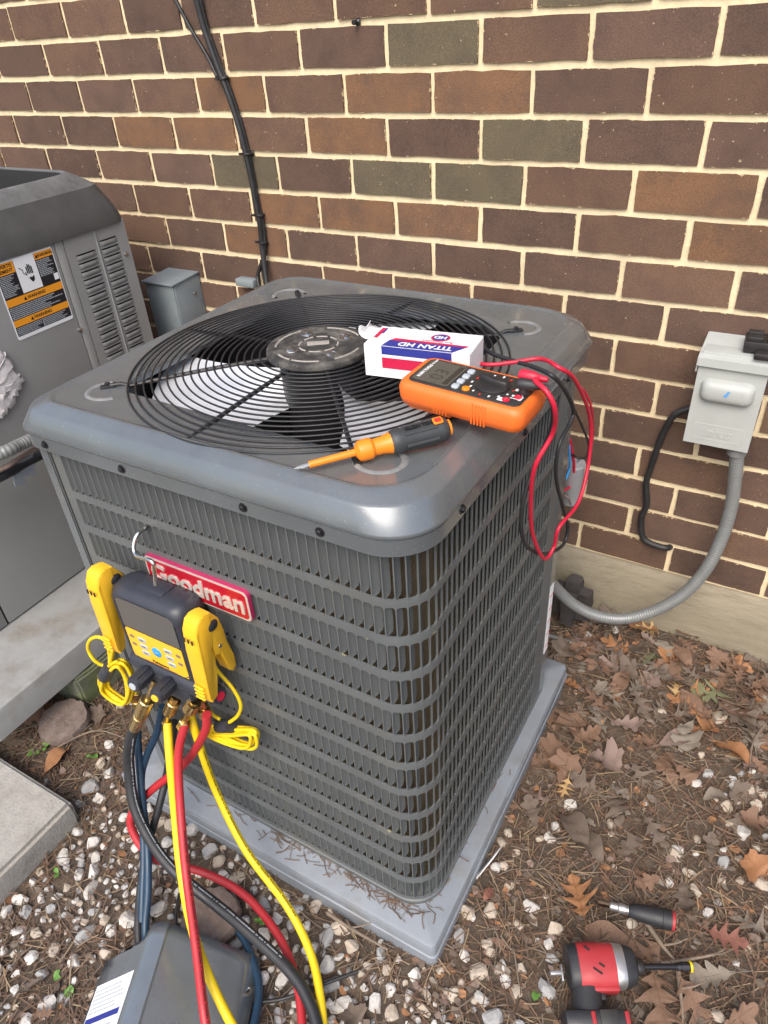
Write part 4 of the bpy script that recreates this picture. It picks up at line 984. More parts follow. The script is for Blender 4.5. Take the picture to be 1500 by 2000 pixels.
cd = tag(mb.obj('flexible_conduit', MT['conduit'], smooth=True), 'long grey flexible conduit curving down from the disconnect box to the louvered unit', 'conduit')
mb = MB(); mb.lathe([(.0185, 0), (.0185, .010), (.016, .012), (.016, .022)], 12, Matrix.Translation((-.0325, -.064, .582))); mb.obj('conduit_fitting', MT['conduit'], cd)
hose('wall_cable', 'wall_cable', .0072, 'cable_black', 'black cable looping from the disconnect box into a hole in the brick', 'cable')
hose('wall_cable', 'cable_a', .0068, 'cable_black', 'thicker front black cable running down the brick wall behind the unit', 'cable', 'cables clipped to the wall')
hose('wall_cable', 'cable_b', .0050, 'cable_black', 'thinner black cable strapped alongside the front one on the wall', 'cable', 'cables clipped to the wall')
hose('wall_cable', 'cable_c', .0042, 'cable_black', 'thin black cable slanting in from the upper left to join the others', 'cable', 'cables clipped to the wall')
pa = smooth_path(PATHS['cable_a'], 10)
for k, lbl in ((34, 'upper cable tie'), (55, 'second cable tie down'), (75, 'third cable tie down'), (87, 'lowest cable tie')):
    p = pa[k]; t = (pa[k + 1] - pa[k - 1]).normalized()
    mb = MB(); mb.lathe([(.0115, -.0022), (.0122, 0), (.0115, .0022)], 14, frame(p + Vector((.003, .003, 0)), t.orthogonal(), t.cross(t.orthogonal()))); mb.box(p + Vector((-.014, -.002, 0)), (.010, .004, .005))
    tag(mb.obj('cable_tie', MT['black_plastic'], smooth=40), lbl + ' round the black cables on the wall', 'cable tie', 'ties round the wall cables')
hose('grey_pipe', 'pipe_low', .006, 'conduit', 'short grey pipe end lying in the leaves beside the pad', 'pipe')

# service bay contents at the rear right
P0, P1 = (Vector(p) for p in PATHS['capacitor'])
cpr = thing('capacitor', 'silver cylindrical capacitor with coloured wires in the open service bay', 'capacitor', P1)
mb = MB(); d = P0 - P1; mw = frame((0, 0, 0), Vector((1, 0, 0)), Vector((0, 1, 0)))
mb.lathe([(.0, 0), (.021, .0), (.0235, .004), (.0235, .088), (.0245, .090), (.0235, .094), (.015, .095)], 24, mw); mb.obj('can', MT['can'], cpr, smooth=40)
for k in range(3): mb = MB(); mb.rbox((.010 * math.cos(2.1 * k), .010 * math.sin(2.1 * k), .101), (.005, .003, .014), .0005); mb.obj('terminal', MT['zinc'], cpr)
for key, r, mat, lbl in (('wire_orange', .0030, 'lead_red', 'red wire dropping from the capacitor terminals'), ('wire_blue', .0022, 'btn_blue', 'blue wire on the capacitor'), ('wire_yellow', .0018, 'leaf_p', 'thin pinkish wire below the capacitor'), ('wire_dark', .0022, 'cable_black', 'black wire looping out of the service bay'), ('wire_thin_red', .0022, 'lead_red', 'thin red wire looping out beside the rear post')):
    hose('wire', key, r, mat, lbl, 'wire', 'wires at the open service bay', 8)

# ================================================================== MANIFOLD GAUGE HANGING ON THE LOUVERS
GY = -.9325                                   # plane of the louvered face
gg = thing('manifold_gauge', 'black and yellow digital refrigerant manifold hooked on the louvers', 'gauge', (-.717, GY, .528))
def G(x, y, z): return Vector((x, y, z))
mb = MB()
def gr_(o, y, dz=0): return [Vector((x, y, z)) for x, z in rrect(-.072 - o, .072 + o, -.002 - o, .146 + o, .020, 6)]
mb.loft([gr_(-.012, -.004), gr_(-.003, -.008), gr_(.001, -.018), gr_(.003, -.034), gr_(.002, -.050), gr_(-.004, -.060), gr_(-.010, -.0625), gr_(-.012, -.0605)], cap0=True, cap1=True)
mb.obj('case', MT['soft_black'], gg, smooth=50)
mb = MB(); mb.rbox((0, -.030, .147), (.054, .028, .010), .0045); mb.obj('hanger_boss', MT['soft_black'], gg)
GM = frame((0, -.0612, 0), (1, 0, 0), (0, 0, 1))
mb = MB(); mb.prism(rrect(-.058, .058, .074, .133, .004, 3), .0008, GM); mb.obj('screen', MT['gauge_screen'], gg)
mb = MB(); mb.prism(rrect(-.058, .058, .009, .071, .004, 3), .0010, GM); kp = mb.obj('keypad', MT['yellow'], gg)
mb = MB(); mb.prism([(.0095 * math.cos(2 * math.pi * k / 20), .041 + .0095 * math.sin(2 * math.pi * k / 20)) for k in range(20)], .0022, GM, .0008); mb.obj('round_button', MT['btn_blue'], kp)
mb = MB(); sheet(mb, GM, -.0035, .0035, .0404, .0414, .0024); mb.obj('button_mark', MT['white_print'], kp, smooth=False)
for x in (-.027, .027):
    for z in (.055, .041, .027): mb = MB(); mb.prism(rrect(x - .0085, x + .0085, z - .0042, z + .0042, .002, 2), .0018, GM, .0006); b_ = mb.obj('button', MT['btn_grey'], kp); q = MB(); sheet(q, GM, x - .004, x + .004, z - .0008, z + .0008, .0020); q.obj('button_mark', MT['black_print'], b_, smooth=False)
for x in (-.048, .048):
    for z in (.055, .038): mb = MB(); mb.prism(rrect(x - .0045, x + .0045, z - .003, z + .003, .0012, 2), .0014, GM); mb.obj('small_button', MT['leaf_p'], kp)
text_obj('maker_lettering', 'Fieldpiece', .0085, MT['black_print'], kp, GM @ Matrix.Translation((0, .0145, .0012)), depth=.0001, bold=.0002)
q = MB(); sheet(q, GM, -.034, .034, .0098, .0106, .0013); q.obj('print_rule', MT['red_print'], kp, smooth=False)
a, b = (Vector(p) - Vector((-.717, GY, .535)) for p in PATHS['g_bar'])
mb = MB(); mb.tube([(-.082, -.045, -.021), (-.075, -.045, -.021), (.055, -.045, -.025), (.062, -.045, -.025)], lambda t: .0175 if .05 < t < .95 else .0165, 20); mb.obj('manifold_bar', MT['soft_black'], gg, smooth=40)
mb = MB(); mb.rbox((-.01, -.042, -.052), (.100, .034, .034), .006); mb.obj('manifold_block', MT['soft_black'], gg)
def knob(p0, d, capm, r=.0130, L=.040):
    d = Vector(d).normalized(); mw = frame(p0, d.orthogonal(), d.cross(d.orthogonal()))
    kb = link('knob', None, gg); kb.empty_display_size = .01
    mb = MB(); mb.lathe([(r * .7, -.006), (r * .7, .0), (r * .96, .002), (r, .006), (r, L - .006), (r * .9, L - .001), (r * .6, L)], 24, mw)
    for k in range(7):
        an = 2 * math.pi * k / 7; c = mw @ Vector((r * .93 * math.cos(an), r * .93 * math.sin(an), L / 2 - .002)); e = mw @ Vector((r * .93 * math.cos(an), r * .93 * math.sin(an), L * .85)); s_ = mw @ Vector((r * .93 * math.cos(an), r * .93 * math.sin(an), .006))
        mb.tube([s_, c, e], .0031, 8)
    mb.obj('grip', MT['soft_black'], kb, smooth=40)
    mb = MB(); mb.lathe([(r * .55, L - .0005), (r * .52, L + .0012), (0, L + .0014)], 18, mw); mb.obj('knob_cap', MT[capm], kb, smooth=40)
o_ = Vector((-.717, GY, .528))
knob(Vector((-.756, -.992, .507)) - o_, (.10, -.95, .10), 'btn_grey', .0125, .040)
knob(Vector((-.709, -.992, .505)) - o_, (.10, -.95, .10), 'yellow', .0125, .040)
knob(Vector((-.668, -.975, .500)) - o_, (1, -.10, .12), 'lead_red', .0145, .050)
def fitting(key, rs, nm='brass_fitting'):
    pts = smooth_path([Vector(p) - o_ for p in PATHS[key]], 6); n = len(pts) - 1
    mb = MB(); mb.tube(pts, .0048, 10)
    for t0, t1, r, sg in rs:
        a = pts[int(t0 * n)]; b = pts[int(t1 * n)]; mb.tube([a, a.lerp(b, .03), a.lerp(b, .97), b], (lambda r: lambda t: r if .01 < t < .99 else r * .86)(r), sg)
    return mb.obj(nm, MT['brass'], gg, smooth=25)
fitting('port_black', ((.30, .60, .0125, 20), (.66, 1., .0115, 12)))
fitting('port_yellow', ((.0, .12, .0075, 6), (.12, .48, .0112, 20), (.78, 1., .0088, 6)))
fitting('port_red', ((.0, .1, .0075, 6), (.1, .42, .0118, 20), (.78, 1., .0088, 6)))
fitting('port_red_rear', ((.0, .45, .0085, 6), (.5, 1., .0105, 8)))
fitting('port_blue', ((.0, .5, .0075, 6), (.5, 1., .0088, 8)))
mb = MB(); mb.tube(smooth_path([Vector(p) - o_ for p in PATHS['hook']], 10), .0030, 10); mb.obj('hanging_hook', MT['chrome'], gg, smooth=60)

def clamp(x, ztop, tilt, label, mirror=1):
    c = thing('pipe_clamp_probe', label, 'clamp', (x, GY - .052, ztop), 0, 'yellow pipe clamps', rot=(0, tilt, 0))
    MW = frame((-.0145, 0, 0), (0, 1, 0), (0, 0, 1))             # outline in (y, z), thickness along +x
    front = [(-.006, .0), (.010, -.004), (.012, -.030), (.006, -.070), (.010, -.092), (.004, -.135), (-.004, -.172), (-.016, -.176), (-.022, -.165), (-.024, -.110), (-.026, -.060), (-.024, -.018), (-.016, -.003)]
    back = [(-.004, -.001), (.012, -.005), (.026, -.026), (.034, -.058), (.038, -.085), (.047, -.125), (.048, -.150), (.041, -.157), (.033, -.148), (.026, -.120), (.020, -.098), (.008, -.092), (.004, -.070), (.008, -.030)]
    mb = MB(); mb.prism([(y * .9, z) for y, z in front], .024, frame((-.0120, 0, 0), (0, 1, 0), (0, 0, 1)), .006); mb.obj('front_jaw', MT['yellow'], c, smooth=35)
    mb = MB(); mb.prism([(y * .92, z) for y, z in back], .021, frame((-.0105, .0015, 0), (0, 1, 0), (0, 0, 1)), .003); mb.obj('rear_jaw', MT['yellow'], c, smooth=35)
    mb = MB(); mb.lathe([(.0095, 0), (.0095, .002), (.007, .004), (.0, .0045)], 18, frame((.0100, .012, -.030), (0, 1, 0), (0, 0, 1))); mb.obj('pivot_button', MT['black_rubber'], c, smooth=40)
    mb = MB(); mb.lathe([(.0040, 0), (.0036, .002), (.0, .003)], 12, frame((.0095, .020, -.080), (0, 1, 0), (0, 0, 1))); mb.obj('pivot_pin', MT['chrome'], c, smooth=40)
    for k in range(4): mb = MB(); mb.rbox((-.001, -.0245, -.135 - .008 * k), (.018, .004, .0022), .0008); mb.obj('grip_rib', MT['yellow'], c)
    for k in range(3): mb = MB(); mb.rbox((-.008 + .007 * k, -.0258, -.034), (.0022, .002, .008), .0004); mb.obj('slot_mark', MT['dark_face'], c)
    return c
clamp(-.611, .687, R(5), 'right-hand yellow pipe clamp beside the gauge, showing its black pivot button')
clamp(-.798, .702, R(6), 'left-hand yellow pipe clamp beside the gauge, above a round loop of cord')

def cord_bundle(name, label, paths, loops, tie, r=.0031):
    c = thing(name, label, 'cord', (0, 0, 0), 0, 'yellow clamp cords')
    mb = MB()
    for p in paths: mb.tube(smooth_path(p, 8), r, 8)
    mb.obj('cord', MT['yellow_hose'], c, smooth=60)
    rl = random.Random(len(label)); mb = MB()
    for k in range(5):
        off = Vector((rl.uniform(-.005, .005), -.0035 * (k - 2), rl.uniform(-.006, .006)))
        pts = [Vector(p) + off + Vector((rl.uniform(-.004, .004), 0, rl.uniform(-.004, .004))) for p in loops]
        n = len(pts); P_ = smooth_path(pts + [pts[0], pts[1]], 8)[:n * 8]
        mb.tube(P_, r, 8, closed=True)
    mb.obj('coil', MT['yellow_hose'], c, smooth=60)
    a, b = (Vector(p) for p in tie); a2 = a + Vector((0, -.002, 0))
    mb = MB(); mb.tube([a, a.lerp(b, .04), a.lerp(b, .96), b], .0115, 14); mb.obj('strap', MT['soft_black'], c, smooth=40)
cord_bundle('clamp_cord', 'coiled yellow cord hanging with a round loop below the left-hand clamp', [PATHS['loopL'], PATHS['cordL']], PATHS['bundleL'], PATHS['tieL'])
cord_bundle('clamp_cord', 'coiled yellow cord with black strap against the louvers below the right-hand clamp', [PATHS['cordR'], PATHS['cordR2']], PATHS['bundleR'], PATHS['tieR'])

# hoses
hose('refrigerant_hose', 'hose_black', .0100, 'black_rubber', 'thick black charging hose in front, sweeping to the lower right from a brass fitting', 'hose', 'hoses from the gauge', 16)
hose('refrigerant_hose', 'hose_yellow', .0075, 'yellow_hose', 'front yellow hose dropping over the sheet metal cover', 'hose', 'hoses from the gauge', 16)
hose('refrigerant_hose', 'hose_red', .0073, 'red_hose', 'front red hose hanging straight beside the yellow one over the cover', 'hose', 'hoses from the gauge', 16)
hose('refrigerant_hose', 'hose_red_behind', .0074, 'red_hose', 'rear red hose looping left behind the others and back along the gravel', 'hose', 'hoses from the gauge', 16)
hose('refrigerant_hose', 'hose_yellow_behind', .0072, 'yellow_hose', 'rear yellow hose crossing the pad on the right to the gravel', 'hose', 'hoses from the gauge', 16)
hose('refrigerant_hose', 'hose_blue', .0068, 'blue_hose', 'dark blue hose running under the sheet metal cover and out again', 'hose', 'hoses from the gauge', 16)
hose('refrigerant_hose', 'hose_blue_short', .0068, 'blue_hose', 'dark blue hose bending left behind the yellow hose', 'hose', 'hoses from the gauge', 16)
hose('refrigerant_hose', 'hose_black_behind', .0072, 'black_rubber', 'black hose behind the others, going down to the cover', 'hose', 'hoses from the gauge', 16)
def hose_print(o, key, r, mat, t0, t1, per=10):
    pts = smooth_path(PATHS[key], per); eye = Vector((0., -1.463, 1.351)); rr_ = random.Random(key); mb = MB(); d = 0.
    L = [0.]
    for a, b in zip(pts[:-1], pts[1:]): L.append(L[-1] + (b - a).length)
    def at_(q):
        j = 0
        while j < len(L) - 2 and L[j + 1] < q: j += 1
        u = (q - L[j]) / max(1e-9, L[j + 1] - L[j]); return pts[j].lerp(pts[j + 1], u), (pts[j + 1] - pts[j]).normalized()
    q = L[-1] * t0
    while q < L[-1] * t1:
        w = rr_.choice([.0011, .0016, .0020]); p, t = at_(q); v = (eye - p).normalized(); s_ = t.cross(v).normalized(); n_ = s_.cross(t).normalized()
        n_ = (n_ * .88 + s_ * -.47).normalized(); s2 = t.cross(n_).normalized(); c = p + n_ * (r + .0003)
        mb.add([c - s2 * .0011, c - s2 * .0011 + t * w, c + s2 * .0011 + t * w, c + s2 * .0011], [(0, 1, 2, 3)])
        q += w + (.0008 if rr_.random() > .16 else .0035)
    mb.obj('printing', MT[mat], o, smooth=False)
for o_h in [o for o in COL.objects if o.name.startswith('refrigerant_hose')]:
    for nm_, key, r, mat, t0, t1 in (('thick black', 'hose_black', .0100, 'btn_grey', .03, .75), ('rear yellow', 'hose_yellow_behind', .0072, 'black_print', .12, .7), ('front red', 'hose_red', .0073, 'black_print', .35, .95)):
        if o_h['label'].startswith(nm_): hose_print(o_h, key, r, mat, t0, t1)
hose('black_cord', 'cord_ground', .0032, 'cable_black', 'thin black cord end on the gravel right of the cover', 'cord')
hose('black_cord', 'cord_small', .0026, 'cable_black', 'short thin black cord beside the round stone disc', 'cord')

# ================================================================== THINGS ON THE FAN CAP
def A(x, y, z): return Vector((AX + x, AY + y, z))
# carton
bx = thing('carton', 'open white carton printed in blue and red on the fan grille', 'box', A(.1165, -.0540, .9305), R(7.4))
BL, BD, BHt = .150, .066, .046
def faces_box(mb, x0, x1, y0, y1, z0, z1, t=.0012):
    mb.box(((x0 + x1) / 2, y0, (z0 + z1) / 2), (x1 - x0, t, z1 - z0)); mb.box(((x0 + x1) / 2, y1, (z0 + z1) / 2), (x1 - x0, t, z1 - z0))
    mb.box(((x0 + x1) / 2, (y0 + y1) / 2, z0), (x1 - x0, y1 - y0 - t, t)); mb.box(((x0 + x1) / 2, (y0 + y1) / 2, z1), (x1 - x0, y1 - y0 + t, t))
    mb.box((x1, (y0 + y1) / 2, (z0 + z1) / 2), (t, y1 - y0 - t, z1 - z0 - t))
mb = MB(); faces_box(mb, 0, BL, 0, BD, .0008, BHt); mb.obj('carton_body', MT['card_white'], bx)
mb = MB()                                        # bent flaps at the open left end
rows = []
for i in range(6):
    t = i / 5; rows.append([Vector((-.016 * math.sin(t * 2.0), y + .004 * t * math.sin(y * 80), BHt + .014 * t * t * (.8 + .35 * math.sin(y * 95)))) for y in (.018, .026, .036, .046, .056, .064)])
mb.loft(rows, closed=False)
rows = []
for i in range(5):
    t = i / 4; rows.append([Vector((-.014 * t, BD - .002 + .006 * t * t, z)) for z in (.002, .02, .036, .045)])
mb.loft(rows, closed=False)
o = mb.obj('flap', MT['card_white'], bx, smooth=True); sm_ = o.modifiers.new('thick', 'SOLIDIFY'); sm_.thickness = .0009
FMx = frame((0, -.0008, 0), (1, 0, 0), (0, 0, 1)); TMx = frame((0, 0, BHt + .0008), (1, 0, 0), (0, 1, 0))
def pr(mw, x0, x1, y0, y1, mat, nm, z=.0002):
    mb = MB(); sheet(mb, mw, x0, x1, y0, y1, z); mb.obj(nm, MT[mat], bx, smooth=False)
pr(FMx, .026, .126, .0345, .0462, 'card_blue', 'printed_band'); pr(FMx, .026, .126, .0145, .0300, 'card_red', 'printed_band')
mb = MB(); mb.add([TMx @ Vector(p) for p in ((.026, -.0006, .0003), (.126, -.0006, .0003), (.140, .0200, .0003), (.026 + .004, .0200, .0003))], [(0, 1, 2, 3)]); mb.obj('printed_band', MT['card_blue'], bx, smooth=False)
mb = MB(); mb.add([TMx @ Vector(p) for p in ((.0300, .0200, .00035), (.140, .0200, .00035), (.143, .0245, .00035), (.036, .0285, .00035))], [(0, 1, 2, 3)]); mb.obj('printed_band', MT['card_red'], bx, smooth=False)
text_obj('carton_lettering', 'TITAN HD', .0165, MT['white_print'], bx, TMx @ Matrix.Translation((.0850, .0105, .0006)) @ Matrix.Rotation(math.pi, 4, 'Z'), depth=.0001, bold=.0005)
text_obj('carton_lettering', 'Run Capacitor', .0075, MT['card_red'], bx, TMx @ Matrix.Translation((.0960, .0300, .0006)) @ Matrix.Rotation(math.pi, 4, 'Z'), depth=.0001)
mb = MB(); mb.prism([(.096 + .0135 * math.cos(2 * math.pi * k / 32), .0445 + .0125 * math.sin(2 * math.pi * k / 32)) for k in range(32)], .0003, TMx); mb.obj('round_logo', MT['card_red'], bx, smooth=False)
mb = MB(); mb.prism([(.096 + .0110 * math.cos(2 * math.pi * k / 32), .0445 + .0102 * math.sin(2 * math.pi * k / 32)) for k in range(32)], .0005, TMx); mb.obj('round_logo', MT['card_blue'], bx, smooth=False)
text_obj('carton_lettering', 'HD', .0125, MT['white_print'], bx, TMx @ Matrix.Translation((.096, .0445, .0008)) @ Matrix.Rotation(math.pi, 4, 'Z'), depth=.0001, bold=.0004)
pr(TMx, .004, .010, .024, .060, 'card_red', 'flap_print', .0004); pr(TMx, .010, .0125, .040, .060, 'card_blue', 'flap_print', .0004)

# multimeter
mm = thing('multimeter', 'orange digital multimeter with dark face lying on the fan cap', 'multimeter', A(.295, -.0950, .9325), R(-3.0), rot=(R(1.5), R(2.2), R(-3.0)))
mb = MB()
def body_ring(o, z):
    pts = []
    for x, y in rrect(-.0835 - o, .0835 + o, -.0415 - o, .0415 + o, .014, 6):
        waist = -.0045 * math.exp(-((x + .005) / .030) ** 2)      # slightly narrower in the middle
        pts.append(Vector((x, y + (waist if y > 0 else -waist), z)))
    return pts
mb.loft([body_ring(-.006, .006), body_ring(-.001, .009), body_ring(.001, .018), body_ring(.0015, .030), body_ring(-.001, .0365), body_ring(-.0045, .0388), body_ring(-.0075, .0385)], cap0=True, cap1=True)
mb.obj('holster', MT['orange'], mm, smooth=50)
for cx_ in (-.022, .030, .0):
    for k in range(5 if cx_ else 0): mb = MB(); mb.rbox((cx_ + .0042 * (k - 2), -.0420 + (.0022 if abs(cx_) < .025 else .0002), .021), (.0024, .0040, .027), .0009); mb.obj('grip_rib', MT['orange'], mm)
mb = MB(); mb.rbox((-.044, 0, .0035), (.062, .060, .012), .003); mb.obj('stand_foot', MT['orange'], mm)
face = [(x, y) for x, y in rrect(-.0745, .0755, -.0335, .0335, .010, 5)]
mb = MB(); mb.prism(face, .0024, Matrix.Translation((0, 0, .0372)), .001); fcm = mb.obj('face_plate', MT['dark_face'], mm)
MMf = Matrix.Translation((0, 0, .0398))
def mp(x0, x1, y0, y1, mat, nm, z=0., r=.002, h=.0006, par=None):
    mb = MB(); mb.prism(rrect(x0, x1, y0, y1, r, 3), h, MMf @ Matrix.Translation((0, 0, z))); return mb.obj(nm, MT[mat], par or fcm)
mp(-.0700, -.0195, -.0285, .0285, 'screen', 'display', 0, .004)
q = MB()
def seg7(x, y, s, digit):
    on = {8: 'abcdefg', 0: 'abcdef', 3: 'abcdg', 1: 'bc'}[digit]
    S = {'a': (0, s, 1), 'd': (0, -s, 1), 'g': (0, 0, 1), 'b': (s * .55, s / 2, 0), 'c': (s * .55, -s / 2, 0), 'e': (-s * .55, -s / 2, 0), 'f': (-s * .55, s / 2, 0)}
    for k in on:
        dx, dy, hor = S[k]
        w, h = (s * .8, s * .2) if hor else (s * .2, s * .8)
        # digits read with the meter's top to the left: swap axes
        sheet(q, MMf, x - dy - h / 2, x - dy + h / 2, y + dx - w / 2, y + dx + w / 2, .0009)
seg7(-.043, -.012, .0075, 0); seg7(-.043, .002, .0075, 3)
q.obj('display_digits', MT['lcd'], fcm, smooth=False)
mp(-.029, -.0225, -.025, .025, 'lcd', 'display_bar', .0003, .001)
RotT = Matrix.Rotation(math.pi / 2, 4, 'Z')
text_obj('maker_lettering', 'KLEIN TOOLS', .0058, MT['white_print'], fcm, MMf @ Matrix.Translation((-.0640, -.004, .0009)) @ RotT, depth=.0001, bold=.0002)
text_obj('model_lettering', 'MM400', .0045, MT['white_print'], fcm, MMf @ Matrix.Translation((-.0640, .0230, .0009)) @ RotT, depth=.0001)
for k in range(4): mb = MB(); mb.prism(rrect(-.0155, -.0065, -.0275 + .0140 * k, -.0175 + .0140 * k, .0028, 3), .0026, MMf, .001); mb.obj('button', MT['btn_grey'], fcm)
mb = MB(); mb.prism([(.0030 + .0050 * math.cos(2 * math.pi * k / 18), -.0225 + .0050 * math.sin(2 * math.pi * k / 18)) for k in range(18)], .0026, MMf, .001); mb.obj('orange_button', MT['tool_orange'], fcm)
dl = MB(); dl.lathe([(.0215, 0), (.0212, .0022), (.0195, .0034), (.0, .0036)], 40, MMf @ Matrix.Translation((.0280, .0, 0))); dl = dl.obj('dial', MT['black_plastic'], fcm, smooth=40)
mb = MB(); mb.prism([(.0205 * math.cos(t) * 1.0, .0052 * math.sin(t)) for t in [2 * math.pi * k / 24 for k in range(24)]], .0085, MMf @ Matrix.Translation((.0280, 0, .003)) @ Matrix.Rotation(R(-12), 4, 'Z'), .003); mb.obj('dial_grip', MT['black_plastic'], dl, smooth=40)
rl = random.Random(2); q = MB(); q2 = MB()
for k in range(13):
    a = R(60 + 25 * k); x, y = .0280 + .0268 * math.cos(a), .0268 * math.sin(a)
    w = rl.uniform(.0014, .0026); (sheet(q, MMf, x - .0012, x + .0012, y - w, y + w, .0004) if k % 4 else sheet(q2, MMf, x - .0012, x + .0012, y - w, y + w, .0004))
for x, y, w, h in ((.058, .020, .003, .002), (.0690, -.0050, .0012, .012), (.0640, -.0170, .006, .0008), (.050, -.0250, .004, .004), (.0700, -.0140, .002, .005), (.058, .004, .002, .003), (.0600, -.0110, .002, .002)): sheet(q, MMf, x - w, x + w, y - h, y + h, .0004)
q.obj('white_markings', MT['white_print'], fcm, smooth=False); q2.obj('red_markings', MT['red_print'], fcm, smooth=False)
for x, y in ((.0560, -.0240), (.0660, -.0120)):
    mb = MB(); mb.lathe([(.0048, 0), (.0048, .0012), (.0030, .0014), (.0024, .0004)], 18, MMf @ Matrix.Translation((x, y, 0))); mb.obj('input_jack', MT['lead_red'], fcm, smooth=40)
def plug(par, p, d, mat):
    d = Vector(d).normalized(); mb = MB(); p = Vector(p)
    mb.tube([p + Vector((0, 0, -.012)), p + Vector((0, 0, -.002)), p + Vector((0, 0, .004))], .0058, 12)
    mb.tube([p + d * -.007, p + d * -.003, p + d * .010, p + d * .016, p + d * .028], lambda t: (.0062, .0074, .0070, .0046, .0030)[min(4, int(t * 4.01))], 12)
    for k in range(4): q = p + d * (.016 + .003 * k); mb.tube([q - d * .0007, q + d * .0007], .0046 - .0004 * k, 10)
    mb.obj('plug', MT[mat], par, smooth=40)
for key, mat, lbl, pp, dd in (('lead_red', 'lead_red', 'red test lead plugged into the meter and looping over the side of the unit', A(.3620, -.0900, .9885), (1, -.1, .02)), ('lead_black', 'black_rubber', 'black test lead plugged into the meter and looping over the side of the unit', A(.3650, -.1020, .9830), (1, .1, -.02))):
    t_ = thing('test_lead', lbl, 'test lead', (0, 0, 0), 0, 'multimeter test leads')
    pts = PATHS[key]; pts = [tuple(pp + Vector(dd).normalized() * .020)] + list(pts[1 if key == 'lead_red' else 1:])
    mb = MB(); mb.tube(smooth_path(pts, 10), .0030, 10); mb.obj('wire', MT[mat], t_, smooth=60); plug(t_, pp, dd, mat)
pr_c = thing('probe_clip', 'small red probe tip with bare point behind the carton', 'probe', A(.2230, .0300, .9600), R(150))
mb = MB(); mb.lathe([(.0055, 0), (.0055, .012), (.003, .018), (.003, .022)], 12, frame((0, 0, 0), (0, 1, 0), (0, .3, 1))); mb.obj('probe_body', MT['lead_red'], pr_c, smooth=40)
mb = MB(); mb.tube([(0.02, 0, -.003), (.034, 0, -.004)], .0009, 6); mb.obj('probe_point', MT['chrome'], pr_c)

# insulated screwdriver
d0, d1 = A(.1640, -.297, .9255), A(.292, -.157, .9370)
dv = (d1 - d0).normalized()
sd_ = thing('screwdriver', 'orange and grey insulated screwdriver lying on the fan cap', 'screwdriver', d0)
SM = frame((0, 0, 0), dv.cross(Vector((0, 0, 1))).normalized(), Vector((0, 0, 1)) - dv * dv.z) 
SM = Matrix.Translation((0, 0, 0)) @ frame((0, 0, 0), Vector((0, 0, 1)).cross(dv).normalized(), (Vector((0, 0, 1)) - dv * dv.z).normalized())
if (SM.to_3x3() @ Vector((0, 0, 1))).dot(dv) < 0: SM = SM @ Matrix.Rotation(math.pi, 4, 'X')
Ld = (d1 - d0).length
mb = MB(); mb.lathe([(.0004, 0), (.0016, .004), (.0026, .010), (.0026, .022)], 8, SM); mb.obj('tip', MT['tool_metal'], sd_, smooth=30)
mb = MB(); mb.lathe([(.0040, .018), (.0042, .019), (.0045, .078)], 16, SM); mb.obj('shaft_sleeve', MT['tool_orange'], sd_, smooth=40)
mb = MB(); mb.lathe([(.006, .074), (.0118, .078), (.0130, .082), (.0130, .093), (.0102, .097), (.0108, .108), (.0130, .118)], 14, SM); mb.obj('collar', MT['tool_orange'], sd_, smooth=30)
mb = MB(); mb.lathe([(.0110, .116), (.0140, .119), (.0152, .124), (.0152, .130), (.0144, .134), (.0146, Ld - .010), (.0136, Ld - .003), (.0105, Ld)], 24, SM)
for k in range(6):
    an = R(60 * k + 10)
    mb.tube([SM @ Vector((.0137 * math.cos(an), .0137 * math.sin(an), z)) for z in (.134, .140, Ld - .022, Ld - .016)], .0024, 8)
hd = mb.obj('handle', MT['tool_grey'], sd_, smooth=40)
mb = MB(); mb.lathe([(.0100, Ld - .001), (.0096, Ld + .003), (.0, Ld + .0042)], 20, SM); mb.obj('end_cap', MT['tool_orange'], sd_, smooth=40)
upv = SM.inverted().to_3x3() @ Vector((.0, -.35, 1)).normalized(); ua = math.atan2(upv.y, upv.x)
c_ = SM @ Vector((.0150 * math.cos(ua), .0150 * math.sin(ua), Ld - .013)); ndir = (SM.to_3x3() @ Vector((math.cos(ua), math.sin(ua), 0)))
HM = frame(c_, dv, ndir.cross(dv))
mb = MB(); mb.prism(rrect(-.0062, .0062, -.0055, .0055, .0025, 3), .0016, HM, .0006); mb.obj('lanyard_rim', MT['tool_orange'], sd_)
mb = MB(); mb.prism(rrect(-.0040, .0040, -.0034, .0034, .0015, 3), .0019, HM); mb.obj('lanyard_hole', MT['red_print'], sd_)
c2 = SM @ Vector((.0158 * math.cos(ua), .0158 * math.sin(ua), .158)); text_obj('maker_lettering', 'KLEIN TOOLS', .0072, MT['black_print'], sd_, frame(c2, dv, ndir.cross(dv)), depth=.0006, bold=.0003)

